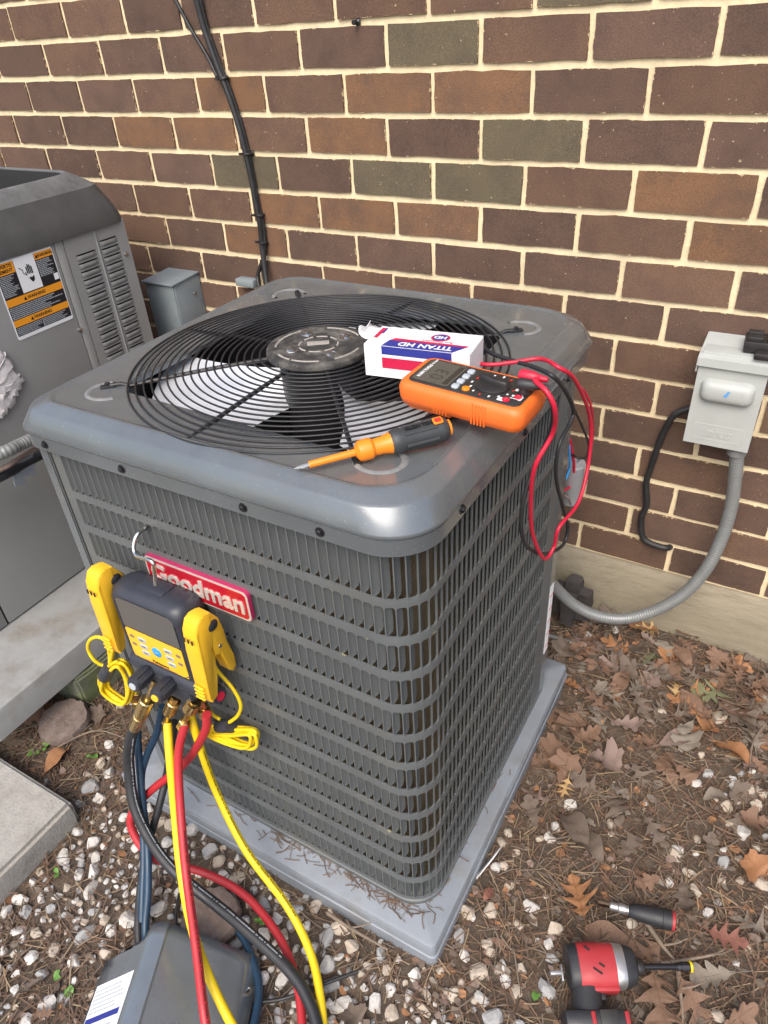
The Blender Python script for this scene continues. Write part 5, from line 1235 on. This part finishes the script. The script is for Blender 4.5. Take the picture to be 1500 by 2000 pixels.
# ================================================================== THINGS ON THE GROUND
# bent service cover
cv = thing('service_cover', 'bent grey sheet metal access cover lying on the gravel with a printed label', 'metal cover', (0, 0, 0))
Rt, Rb = Vector((-.6760, -1.1760, .100)), Vector((-.6130, -1.3080, .100)); rd = (Rb - Rt).normalized()
Lt = Vector((-.7800, -1.2370, .010)); Gt = Vector((-.5300, -1.1200, .012))
def at(t, u):
    """t along the ridge (0..1.5), u: -1 left foot, 0 ridge, 1 right foot"""
    c = Rt + (Rb - Rt) * t
    if u < 0: e = Lt + (Rb - Rt) * t * .98
    else: e = Gt + (Rb - Rt) * t * .85
    f = Vector(c).lerp(e, abs(u)); return f
us = [-1, -.75, -.5, -.34, -.27, -.252, -.245, -.20, -.15, -.10, -.05, 0., .04, .055, .08, .16, .3, .6, .8, 1.]
mb = MB(); rings = []
for i in range(13):
    t = -.02 + 1.75 * i / 12; row = []
    for u in us:
        p = at(t, u)
        if -.25 < u < .05: p.z = Rt.z - .009 + .012 * (u + .25) / .3 - .004 * ((u + .1) / .15) ** 2
        row.append(p)
    rings.append(row)
# bitten upper corners as on the real part
for j, u in enumerate(us):
    if u < -.2: rings[0][j] = rings[0][j] + (Rb - Rt) * (.10 + .55 * max(0, -u - .45) ** 1.3)
mb.loft(rings, closed=False); o = mb.obj('sheet', MT['cover'], cv, smooth=18); sm_ = o.modifiers.new('thick', 'SOLIDIFY'); sm_.thickness = .0012
hc = at(.42, .93); nR = (at(.5, .9) - at(.3, .9)).cross(at(.4, .6) - at(.4, .9)).normalized(); nR = nR if nR.z > 0 else -nR
HMx = frame(hc + nR * .001, (1, 0, 0), nR.cross(Vector((1, 0, 0))))
mb = MB(); mb.lathe([(.0090, 0), (.0086, .0016), (.0048, .0016), (.0040, .0004)], 20, HMx); mb.obj('screw_eyelet', MT['zinc'], cv, smooth=40)
mb = MB(); mb.lathe([(.0033, .0004), (.0, .0006)], 16, HMx); mb.obj('screw_hole', MT['dark_gap'], cv)
# label on the left slope
la, lb2, lc, ld = at(.42, -.29), at(.42, -.95), at(1.7, -.95), at(1.7, -.29)
nL = (lc - la).cross(lb2 - la).normalized(); nL = nL if nL.z > 0 else -nL
cl = link('instruction_label', None, cv); 
def LS(u, v, h): 
    p = la.lerp(lb2, 1 - u).lerp(ld.lerp(lc, 1 - u), v); return p + nL * (h + .0026)
def lsheet(u0, u1, v0, v1, h, mat, nm, nseg=6):
    mb = MB(); vs = []; 
    for i in range(nseg + 1):
        u = u0 + (u1 - u0) * i / nseg; vs += [LS(u, v0, h), LS(u, v1, h)]
    mb.add(vs, [(2 * i, 2 * i + 1, 2 * i + 3, 2 * i + 2) for i in range(nseg)]); return mb.obj(nm, MT[mat], cl, smooth=True)
lsheet(0, 1, 0, 1, 0, 'card_white', 'label_sheet'); lsheet(.02, .92, .275, .325, .0004, 'card_blue', 'blue_bar')
rl = random.Random(8); mb = MB()
for k in range(22):
    v = .05 + .036 * k
    if .25 < v < .34: continue
    u = .04; stop = rl.uniform(.7, .96)
    while u < stop:
        w = rl.uniform(.015, .07); mb.add([LS(u, v, .0005), LS(min(u + w, stop), v, .0005), LS(min(u + w, stop), v + .014, .0005), LS(u, v + .014, .0005)], [(0, 1, 2, 3)]); u += w + .012
mb.obj('small_print', MT['btn_grey'], cl, smooth=False)

def disc(name, label, cat, p, r, h, mat, tilt=(0, 0)):
    mb = MB(); rings = []; rl = random.Random(int(r * 1e4)); wob = [1 + rl.uniform(-.05, .05) for _ in range(36)]
    for q, z in ((.96, 0), (1., h * .3), (.99, h * .75), (.93, h), (.6, h * 1.04), (.25, h), (.02, h * .98)):
        rings.append([Vector((r * q * wob[k] * math.cos(2 * math.pi * k / 36), r * q * wob[k] * math.sin(2 * math.pi * k / 36), z + rl.uniform(-.001, .001))) for k in range(36)])
    mb.loft(rings, cap1=True); o = mb.obj(name, mat, None, smooth=45); o.location = p; o.rotation_euler = (tilt[0], tilt[1], 0); return tag(o, label, cat)
disc('stone_disc', 'round flat brown disc half under the hoses above the cover', 'disc', (-.652, -1.108, .004), .055, .020, MT['bark_disc'], (R(4), R(-3)))
disc('stone_disc', 'round brown disc in the litter below the overhanging stained pad', 'disc', (-1.262, -.930, .0), .058, .030, MT['bark_disc'], (R(5), R(4)))
rough_block('dark_stone', 'dark rounded stone against the foundation beside the unit', 'stone', -.362, -.270, -.115, -.024, .0, .148, MT['dark_stone'], .007, 3, .030)
mb = MB(); mb.add([(-.262, -.800, .004), (-.248, -.755, .004), (-.232, -.752, .045), (-.240, -.775, .030), (-.256, -.815, .010)], [(0, 1, 2, 3, 4)])
o = mb.obj('paper_scrap', MT['card_white']); s_ = o.modifiers.new('thick', 'SOLIDIFY'); s_.thickness = .001; tag(o, 'torn white paper scrap leaning on the pad edge', 'paper')

# nut driver
n0, n1 = Vector((-.046, -.757, .0200)), Vector((.080, -.728, .0240)); nd = (n1 - n0).normalized()
nt_ = thing('nut_driver', 'black-handled driver with red butt and steel shank on the leaves', 'screwdriver', n0)
NM = frame((0, 0, 0), nd.cross(Vector((0, 0, 1))).normalized(), nd.cross(nd.cross(Vector((0, 0, 1)))).normalized())
if (NM.to_3x3() @ Vector((0, 0, 1))).dot(nd) < 0: NM = NM @ Matrix.Rotation(math.pi, 4, 'X')
mb = MB(); mb.lathe([(.0045, 0), (.0046, .001), (.0046, .022)], 6, NM); mb.obj('shank', MT['chrome'], nt_, smooth=False)
mb = MB(); mb.lathe([(.0062, .020), (.0074, .022), (.0074, .034), (.0086, .036), (.0086, .047), (.0076, .048), (.0076, .050), (.0086, .051), (.0086, .055)], 16, NM); mb.obj('bit_collar', MT['tool_metal'], nt_, smooth=30)
mb = MB(); mb.lathe([(.0090, .052), (.0120, .057), (.0140, .070), (.0155, .085), (.0168, .105), (.0170, .108), (.0164, .1085), (.0170, .109), (.0170, .116), (.0166, .124)], 20, NM); mb.obj('handle', MT['black_rubber'], nt_, smooth=40)
mb = MB(); mb.lathe([(.0166, .1235), (.0160, .1285), (.012, .130), (.0, .1305)], 20, NM); mb.obj('butt_cap', MT['tool_red'], nt_, smooth=40)

# impact driver
iv = thing('impact_driver', 'red and black cordless impact driver lying on its side on the ground', 'power tool', (-.060, -.893, .040), 0)
ia = Vector((.096, .054, -.004)).normalized()
ih = (Vector((.36, -.93, -.16)) - ia * ia.dot(Vector((.36, -.93, -.16)))).normalized()
IM = frame((0, 0, 0), ih, ia.cross(ih)) 
IM = Matrix(((ih.x, ia.cross(ih).x, ia.x, 0), (ih.y, ia.cross(ih).y, ia.y, 0), (ih.z, ia.cross(ih).z, ia.z, 0), (0, 0, 0, 1)))   # local X: handle, Y: side, Z: along the barrel
def oval(rx, ry, z, n=28, dx=0.):
    out = []
    for k in range(n):
        a = 2 * math.pi * k / n; c, s = math.cos(a), math.sin(a)
        e = .72
        out.append(IM @ Vector((dx + rx * .95 * math.copysign(abs(c) ** e, c), ry * .95 * math.copysign(abs(s) ** e, s), z)))
    return out
mb = MB(); mb.loft([oval(.031, .027, .000), oval(.0345, .030, .004), oval(.0355, .031, .016)], cap0=True, cap1=True); mb.obj('rear_cap', MT['black_rubber'], iv, smooth=40)
mb = MB(); mb.loft([oval(.0345, .0305, .014), oval(.0365, .0320, .017), oval(.0370, .0325, .040), oval(.0360, .0322, .070), oval(.0350, .0315, .074)], cap0=True, cap1=True); mh = mb.obj('motor_housing', MT['tool_red'], iv, smooth=40)
mb = MB(); mb.loft([oval(.0345, .0312, .073), oval(.0352, .0318, .075), oval(.0335, .0305, .088), oval(.0330, .0300, .090)], cap0=True, cap1=True); mb.obj('gear_case', MT['tool_metal'], iv, smooth=40)
mb = MB(); mb.loft([oval(.0332, .0302, .0885), oval(.0320, .0290, .098), oval(.0270, .0250, .108), oval(.0180, .0170, .112)], cap0=True, cap1=True); mb.obj('nose_boot', MT['black_rubber'], iv, smooth=40)
mb = MB(); mb.lathe([(.0125, .110), (.0130, .113), (.0130, .121), (.0110, .124)], 20, IM); mb.obj('collet', MT['black_plastic'], iv, smooth=40)
mb = MB(); mb.lathe([(.0050, .120), (.0050, .178), (.0064, .180), (.0064, .186), (.0072, .187), (.0072, .200), (.0078, .201)], 12, IM); bt = mb.obj('bit_holder', MT['screw_dark'], iv, smooth=30)
mb = MB(); mb.lathe([(.0085, .2005), (.0085, .2040), (.005, .2042)], 16, IM); mb.obj('yellow_band', MT['yellow_hose'], bt, smooth=40)
for dx, dy, z, ln in ((-.020, -.0300, .030, .010), (.004, -.0308, .050, .010), (.012, -.0304, .042, .016)):
    mb = MB(); mb.rbox((0, 0, 0), (.003, .003, ln), .001); o = mb.obj('vent_slot', MT['dark_gap'], mh); o.matrix_local = IM @ Matrix.Translation((dx, dy, z)) @ Matrix.Rotation(R(35), 4, 'Y')
mb = MB(); mb.rbox((0, 0, 0), (.010, .030, .060), .003); o = mb.obj('lower_rail', MT['tool_red'], mh); o.matrix_local = IM @ Matrix.Translation((.033, -.004, .046))
mb = MB(); rings = []
for t, rx, ry, z in ((0., .024, .021, .026), (.3, .024, .021, .024), (.7, .025, .022, .023), (1., .028, .023, .024)):
    rings.append([IM @ Vector((.030 + .040 * t, ry * math.sin(2 * math.pi * k / 20), z + rx * math.cos(2 * math.pi * k / 20))) for k in range(20)])
mb.loft(rings, cap0=True, cap1=True); mb.obj('handle', MT['black_rubber'], iv, smooth=50)
mb = MB(); mb.rbox((0, 0, 0), (.012, .016, .012), .003); o = mb.obj('trigger', MT['black_plastic'], iv); o.matrix_local = IM @ Matrix.Translation((.042, 0, .048))
mb = MB(); mb.rbox((0, 0, 0), (.024, .052, .100), .006); o = mb.obj('base_shoe', MT['black_rubber'], iv); o.matrix_local = IM @ Matrix.Translation((.074, 0, .030))
mb = MB(); mb.rbox((0, 0, 0), (.040, .056, .112), .006); o = mb.obj('battery', MT['black_plastic'], iv); o.matrix_local = IM @ Matrix.Translation((.103, 0, .036))
for z_ in (.024, .076): mb = MB(); mb.rbox((0, 0, 0), (.030, .056, .007), .002); o = mb.obj('red_trim', MT['tool_red'], iv); o.matrix_local = IM @ Matrix.Translation((.080, 0, z_))
mb = MB(); mb.rbox((0, 0, 0), (.022, .003, .028), .001); o = mb.obj('control_panel', MT['dark_face'], iv); o.matrix_local = IM @ Matrix.Translation((.074, -.0265, .048))
mb = MB(); mb.rbox((0, 0, 0), (.024, .012, .003), .001); mb.rbox((0, .0, -.009), (.006, .012, .020), .001); o = mb.obj('belt_clip', MT['tool_metal'], iv); o.matrix_local = IM @ Matrix.Translation((.010, -.006, -.012))

# ================================================================== LITTER
rl = random.Random(21)
def leaf_outline(kind):
    """half outlines along a midrib of unit length: pointed red oak, rounded white oak, narrow pin oak, plain oval, maple"""
    H_ = {0: [(.0, .012), (.10, .03), (.17, .13), (.25, .24), (.25, .12), (.30, .07), (.38, .20), (.52, .40), (.50, .26), (.50, .12), (.55, .08), (.66, .22), (.80, .33), (.76, .18), (.78, .08), (.88, .13), (.96, .08), (1., .0)],
          1: [(.0, .012), (.09, .035), (.18, .12), (.27, .17), (.30, .13), (.31, .09), (.38, .17), (.46, .27), (.53, .29), (.55, .22), (.54, .13), (.62, .17), (.70, .27), (.78, .29), (.81, .22), (.82, .13), (.90, .14), (.97, .09), (1., .0)],
          2: [(.0, .010), (.14, .02), (.22, .10), (.33, .30), (.30, .12), (.33, .05), (.42, .10), (.56, .42), (.54, .16), (.54, .05), (.62, .08), (.80, .30), (.76, .12), (.77, .05), (.86, .06), (.95, .08), (1., .0)],
          3: [(.0, .01), (.08, .06), (.18, .14), (.30, .20), (.42, .235), (.55, .24), (.68, .21), (.80, .15), (.90, .085), (1., .0)],
          4: [(.0, .02), (.04, .12), (-.02, .26), (.08, .34), (.18, .30), (.22, .36), (.38, .50), (.44, .42), (.50, .44), (.48, .30), (.46, .18), (.56, .14), (.70, .22), (.76, .16), (.86, .14), (1., .0)]}
    return H_[kind]
leaf_meshes = []
for v in range(11):
    kind = (0, 1, 2, 0, 3, 1, 4, 2, 0, 1, 4)[v]; pts = []
    src = leaf_outline(kind)
    for a, b in zip(src[:-1], src[1:]): pts += [a, ((a[0] + b[0]) / 2 + rl.uniform(-.008, .008), (a[1] + b[1]) / 2 + rl.uniform(-.008, .008))]
    pts.append(src[-1]); n = len(pts); mb = MB(); vs = []; fs = []
    lo = rl.uniform(.5, 1.8); ph = rl.uniform(0, 6); c1 = rl.uniform(-.15, .75); c2 = rl.uniform(-.5, .8); tw = rl.uniform(-.9, .9)
    fold = rl.uniform(0, .9) if v % 3 == 0 else 0.
    def bend(x, y):
        z = c2 * (x - .5) ** 2 + c1 * y * y * 2.2 + .05 * math.sin(6 * x * lo + ph) * (abs(y) * 3 + .3) + tw * y * (x - .5) + .05 * mnoise.noise(Vector((x * 6, y * 8, v)))
        if fold and y > .05: z += fold * (y - .05); y = .05 + (y - .05) * (1 - .35 * fold)
        return (x - .5, y, z)
    asym = rl.uniform(.85, 1.15)
    for k, (t, w) in enumerate(pts):
        mid = k / (n - 1)
        for q in (-1, -.5, 0, .5, 1): vs.append(bend(mid + (t - mid) * abs(q), w * q * (asym if q > 0 else 1 / asym)))
    for j in range(n - 1):
        for i in range(4): fs.append((j * 5 + i, j * 5 + i + 1, (j + 1) * 5 + i + 1, (j + 1) * 5 + i))
    mb.add(vs, fs); mb.tube([bend(-.30, .03), bend(-.14, .01), bend(.1, 0), bend(.5, 0), bend(.9, 0)], lambda t: .009 * (1 - .7 * t), 5)
    leaf_meshes.append(mb)
leaf_me = {}
LEAFNAME = {'o': ('orange-brown', 'leaf_o'), 'b': ('brown', 'leaf_b'), 'd': ('dull grey-brown', 'leaf_d'), 'p': ('pinkish tan', 'leaf_p'), 'y': ('golden tan', 'leaf_y'), 'g': ('pale grey', 'leaf_g'), 'v': ('faded green', 'leaf_v'), 'r': ('reddish', 'leaf_r')}
SPECIAL = {0: 'large bright orange-brown oak leaf beside the black-handled driver', 8: 'large torn brown leaf just behind the impact driver', 43: 'bright orange oak leaf with pointed lobes lying on white stones at the right', 63: 'orange-brown leaf on the litter between the stained pad and the paving slab', 67: 'tiny red leaf on bare soil right of the pad corner', 5: 'small golden leaf curled near the pad edge'}
def add_leaf(x, y, kind, size, i, label, group):
    v = rl.randrange(11); key = (v, kind)
    if key not in leaf_me: leaf_me[key] = leaf_meshes[v].mesh('fallen_leaf', MT[LEAFNAME[kind][1]], True)
    o = link('fallen_leaf', leaf_me[key], None, (x, y, ground_z(x, y) + rl.uniform(.008, .018)), (rl.uniform(-.35, .35), rl.uniform(-.35, .35), rl.uniform(0, 6.28)))
    s = size * 1.5; o.scale = (s, s * rl.uniform(.85, 1.15), s)
    tag(o, label, 'leaf', group)
def zone(x, y):
    if x < -1.0: return 'below the stained pad at the left'
    if x < -.5: return 'on the gravel near the metal cover'
    if y > -.16: return 'heaped against the foundation'
    if math.hypot(x - .02, y + .86) < .17: return 'around the impact driver'
    if x > .13: return 'near the right edge of the picture'
    if x < -.17: return 'close along the pad edge'
    if y > -.40: return 'in the litter below the conduit loop'
    return 'in the litter above the black-handled driver'
for i, (x, y, kind, size) in enumerate(PATHS['leaf_spots']):
    lbl = SPECIAL.get(i) or LEAFNAME[kind][0] + ' fallen leaf ' + zone(x, y)
    add_leaf(x, y, kind, size, i, lbl, None if i in SPECIAL else LEAFNAME[kind][0] + ' leaves ' + zone(x, y))
for k in range(150):                           # more of the same, thickest along the foundation
    x = rl.uniform(-.33, .70); y = -.02 - abs(rl.gauss(0, .16)) - rl.random() * .05
    if y < -.75: continue
    kind = rl.choice('bbbdddpgobdg'); add_leaf(x, y, kind, rl.uniform(.028, .055), 999, LEAFNAME[kind][0] + ' fallen leaf ' + zone(x, y), LEAFNAME[kind][0] + ' leaves ' + zone(x, y))

# stones: a few loose ones singly, the gravel bed as one mass
def stone_verts(rl, r):
    bm = bmesh.new(); bmesh.ops.create_icosphere(bm, subdivisions=2, radius=1.)
    sc = Vector((rl.uniform(.8, 1.3), rl.uniform(.7, 1.1), rl.uniform(.55, .85))); off = Vector((rl.uniform(0, 90),) * 3)
    cuts = [(Vector((rl.gauss(0, 1), rl.gauss(0, 1), rl.gauss(0, 1))).normalized(), rl.uniform(.42, .80)) for _ in range(11)]
    vs = []
    for v in bm.verts:
        p = v.co.copy()
        for nrm, d in cuts:
            e = p.dot(nrm) - d
            if e > 0: p -= nrm * e * .98
        p *= 1 + .10 * mnoise.noise(p * 2.2 + off)
        vs.append(Vector((p.x * sc.x, p.y * sc.y, p.z * sc.z)) * r)
    fs = [[v.index for v in f.verts] for f in bm.faces]; bm.free(); return vs, fs
stone_proto = [stone_verts(rl, 1.) for _ in range(14)]
for i, (x, y) in enumerate(PATHS['stone_spots']):
    v, f = rl.choice(stone_proto); r = rl.uniform(.009, .0165)
    mt = Matrix.Rotation(rl.uniform(0, 6.28), 4, 'Z') @ Matrix.Rotation(rl.uniform(-.5, .5), 4, 'X') @ Matrix.Scale(r, 4)
    o = MB().add([mt @ p for p in v], f).obj('white_stone', MT[rl.choice(['stone1', 'stone2', 'stone2'])], smooth=False)
    o.location = (x, y, ground_z(x, y) + r * .18)
    tag(o, 'loose whitish stone on the brown litter right of the pad', 'stone', 'loose white stones right of the pad')
def free(x, y):
    if PX0 - .008 < x < PX1 + .008 and PY0 - .008 < y < PY1 + .01: return False
    if x < -1.032 and y < -1.07: return False
    return y < -.02
grav = MB(); placed = []
def density(x, y):
    d = 0.
    d += 1.8 * math.exp(-(((x + .76) / .18) ** 2 + ((y + 1.10) / .10) ** 2))
    d += 1.2 * math.exp(-(((x + .40) / .20) ** 2 + ((y + 1.10) / .075) ** 2))
    d += .45 * math.exp(-(((x + .93) / .10) ** 2 + ((y + 1.28) / .14) ** 2))
    d += .30 * math.exp(-(((x + .95) / .10) ** 2 + ((y + 1.02) / .05) ** 2))
    d += .05 * math.exp(-(((x - .22) / .12) ** 2 + ((y + .48) / .15) ** 2))
    d += .06 * math.exp(-(((x + .20) / .08) ** 2 + ((y + .95) / .12) ** 2)) + .0025
    return d
cnt = 0; cell = {}
for _ in range(120000):
    if cnt >= 1250: break
    x, y = rl.uniform(-1.35, .9), rl.uniform(-1.9, -.05)
    if rl.random() > density(x, y) or not free(x, y): continue
    r = rl.uniform(.0058, .0110) if rl.random() < .45 else rl.uniform(.011, .0215)
    ck = (int(x / .03), int(y / .03)); bad = False
    for dx in (-1, 0, 1):
        for dy in (-1, 0, 1):
            for (a, b, q) in cell.get((ck[0] + dx, ck[1] + dy), ()):
                if (a - x) ** 2 + (b - y) ** 2 < (.82 * (r + q)) ** 2: bad = True
    if bad: continue
    cell.setdefault(ck, []).append((x, y, r)); cnt += 1
    v, f = rl.choice(stone_proto)
    mt = Matrix.Translation((x, y, ground_z(x, y) + r * .22)) @ Matrix.Rotation(rl.uniform(0, 6.28), 4, 'Z') @ Matrix.Rotation(rl.uniform(-.5, .5), 4, 'X') @ Matrix.Scale(r, 4)
    grav.mi = rl.choice([0, 0, 0, 1, 1, 2, 2]); grav.add([mt @ p for p in v], f)
o = grav.obj('white_gravel', [MT['stone1'], MT['stone2'], MT['stone3']], smooth=False); o['kind'] = 'stuff'; o['label'] = 'white and cream gravel scattered between pad and slab'
o['category'] = 'gravel'
# pine needles
nd_ = MB()
for k in range(40000):
    x, y = rl.uniform(-1.35, 1.1), rl.uniform(-1.9, -.01)
    if not free(x, y): continue
    if density(x, y) > .5 and rl.random() < .55: continue
    z = ground_z(x, y) + rl.uniform(.001, .010); a = rl.uniform(0, 6.283); L_ = rl.uniform(.018, .060); w = rl.uniform(.0006, .0011)
    cu = rl.uniform(-.5, .5); dz = rl.uniform(-.006, .008); vs = []
    px, py, pz, an = x, y, z, a
    for j in range(4):
        nxv, nyv = -math.sin(an), math.cos(an)
        vs += [(px + nxv * w, py + nyv * w, pz), (px - nxv * w, py - nyv * w, pz + w * .6)]
        px += math.cos(an) * L_ / 3; py += math.sin(an) * L_ / 3; pz = max(ground_z(px, py) + .001, pz + dz / 3); an += cu / 3
    nd_.mi = rl.choice([0, 0, 1, 1, 1, 2, 3]); nd_.add(vs, [(0, 1, 3, 2), (2, 3, 5, 4), (4, 5, 7, 6)])
# needles caught on the pad along the foot of the unit
for k in range(200):
    s = rl.uniform(.05, LF + LA + LR * .6); s = rl.choice((s, rl.gauss(.36, .05), rl.gauss(.50, .06), rl.gauss(.60, .04)))
    x, y, ph = onpath(max(.02, min(LF + LA + LR - .1, s)), -abs(rl.gauss(.002, .012))); q = A(x, y, .0535); x, y = q.x, q.y
    a = rl.uniform(0, 6.283); L_ = rl.uniform(.012, .038); w = rl.uniform(.0005, .0009); pz = .0532 + rl.uniform(0, .004); an = a; px, py = x, y; vs = []; cu = rl.uniform(-1.2, 1.2)
    for j in range(4):
        nxv, nyv = -math.sin(an), math.cos(an); vs += [(px + nxv * w, py + nyv * w, pz), (px - nxv * w, py - nyv * w, pz + w * .5)]
        px += math.cos(an) * L_ / 3; py += math.sin(an) * L_ / 3; an += cu / 3
    if -.98 < px < -.27 and py > -.975: nd_.mi = rl.choice([0, 1, 1, 3]); nd_.add(vs, [(0, 1, 3, 2), (2, 3, 5, 4), (4, 5, 7, 6)])
o = nd_.obj('pine_needles', [MT['needle1'], MT['needle2'], MT['needle3'], MT['needle4']], smooth=False); o['kind'] = 'stuff'; o['label'] = 'brown pine needle litter covering the soil'; o['category'] = 'needles'
# small leaf crumbs
cr = MB()
for k in range(11500):
    x, y = rl.uniform(-1.35, 1.1), rl.uniform(-1.9, -.01)
    if not free(x, y): continue
    if x < -.3 and rl.random() < .6: continue
    s = rl.uniform(.004, .015); z = ground_z(x, y) + rl.uniform(.002, .008); a = rl.uniform(0, 6.28); n = rl.randint(5, 7); tx, ty = rl.uniform(-.5, .5), rl.uniform(-.5, .5)
    pts = []
    for j in range(n):
        an = a + 6.283 * j / n; rr = s * rl.uniform(.4, 1.); dx, dy = rr * math.cos(an), rr * .7 * math.sin(an); pts.append((x + dx, y + dy, z + dx * tx + dy * ty))
    cr.mi = rl.choice([0, 0, 1, 1, 1, 2, 3, 4]); cr.add(pts, [tuple(range(n))])
o = cr.obj('leaf_crumbs', [MT['leaf_b'], MT['leaf_d'], MT['leaf_p'], MT['leaf_g'], MT['leaf_o']], smooth=False); o['kind'] = 'stuff'; o['label'] = 'crumbled dry leaf fragments mixed into the litter'; o['category'] = 'litter'
# twigs
for key, r, lbl in (('stick1', .0045, 'thick grey twig between the black-handled driver and the impact driver'), ('stick2', .0022, 'long thin pale twig arching over the soil near the paving slab'), ('stick3', .0045, 'grey twig right of the impact driver'), ('stick4', .0030, 'thin dark twig at the right edge'), ('stick5', .0030, 'straw-coloured stalk beyond the impact driver bit'), ('stick6', .0038, 'brown twig along the front edge of the pad')):
    rr_ = random.Random(key); pts = smooth_path([Vector(p) + Vector((rr_.uniform(-.006, .006), rr_.uniform(-.006, .006), rr_.uniform(0, .004))) for p in PATHS[key]], 5)
    mb = MB(); mb.tube(pts, lambda t, r=r: r * (1 - .55 * t), 7); mid = pts[len(pts) // 2]; mb.tube([mid, mid + Vector((.02, .012, .006)), mid + Vector((.035, .03, .004))], lambda t, r=r: r * .45 * (1 - .6 * t), 5)
    tag(mb.obj('twig', MT['twig'], smooth=50), lbl, 'twig')
# little weeds
WL_ = ['two-leaved green weed below the stained pad', 'tiny green weed near the twig by the slab', 'small green weed beside the slab corner', 'green weed lowest at the left', 'green seedling at the lower left', 'small green shoot by the slab edge', 'bright green shoot right of the cover', 'tiny green shoot below the pad corner', 'small green shoot left of the cover']
for (x, y), lbl in zip(PATHS['weed_spots'], WL_):
    mb = MB(); z = ground_z(x, y)
    for k in range(rl.randint(2, 4)):
        a = rl.uniform(0, 6.28); L_ = rl.uniform(.010, .019); rows = []
        for i in range(5):
            t = i / 4; w = L_ * .36 * math.sin(math.pi * min(1, t * .95 + .05)) ** .8; c = Vector((math.cos(a), math.sin(a), 0)); n_ = Vector((-math.sin(a), math.cos(a), 0))
            p = Vector((x, y, z + .004)) + c * L_ * t + Vector((0, 0, .012 * t * (1.4 - t))); rows.append([p - n_ * w, p + Vector((0, 0, -.0012)), p + n_ * w])
        mb.loft(rows, closed=False)
    w_ = thing('weed', lbl, 'weed', (0, 0, 0)); mb.obj('leaves', MT['weed'], w_, smooth=True)
    mb = MB(); mb.tube([(x, y, z - .005), (x + .001, y, z + .006)], .0008, 5); mb.obj('stem', MT['weed'], w_)
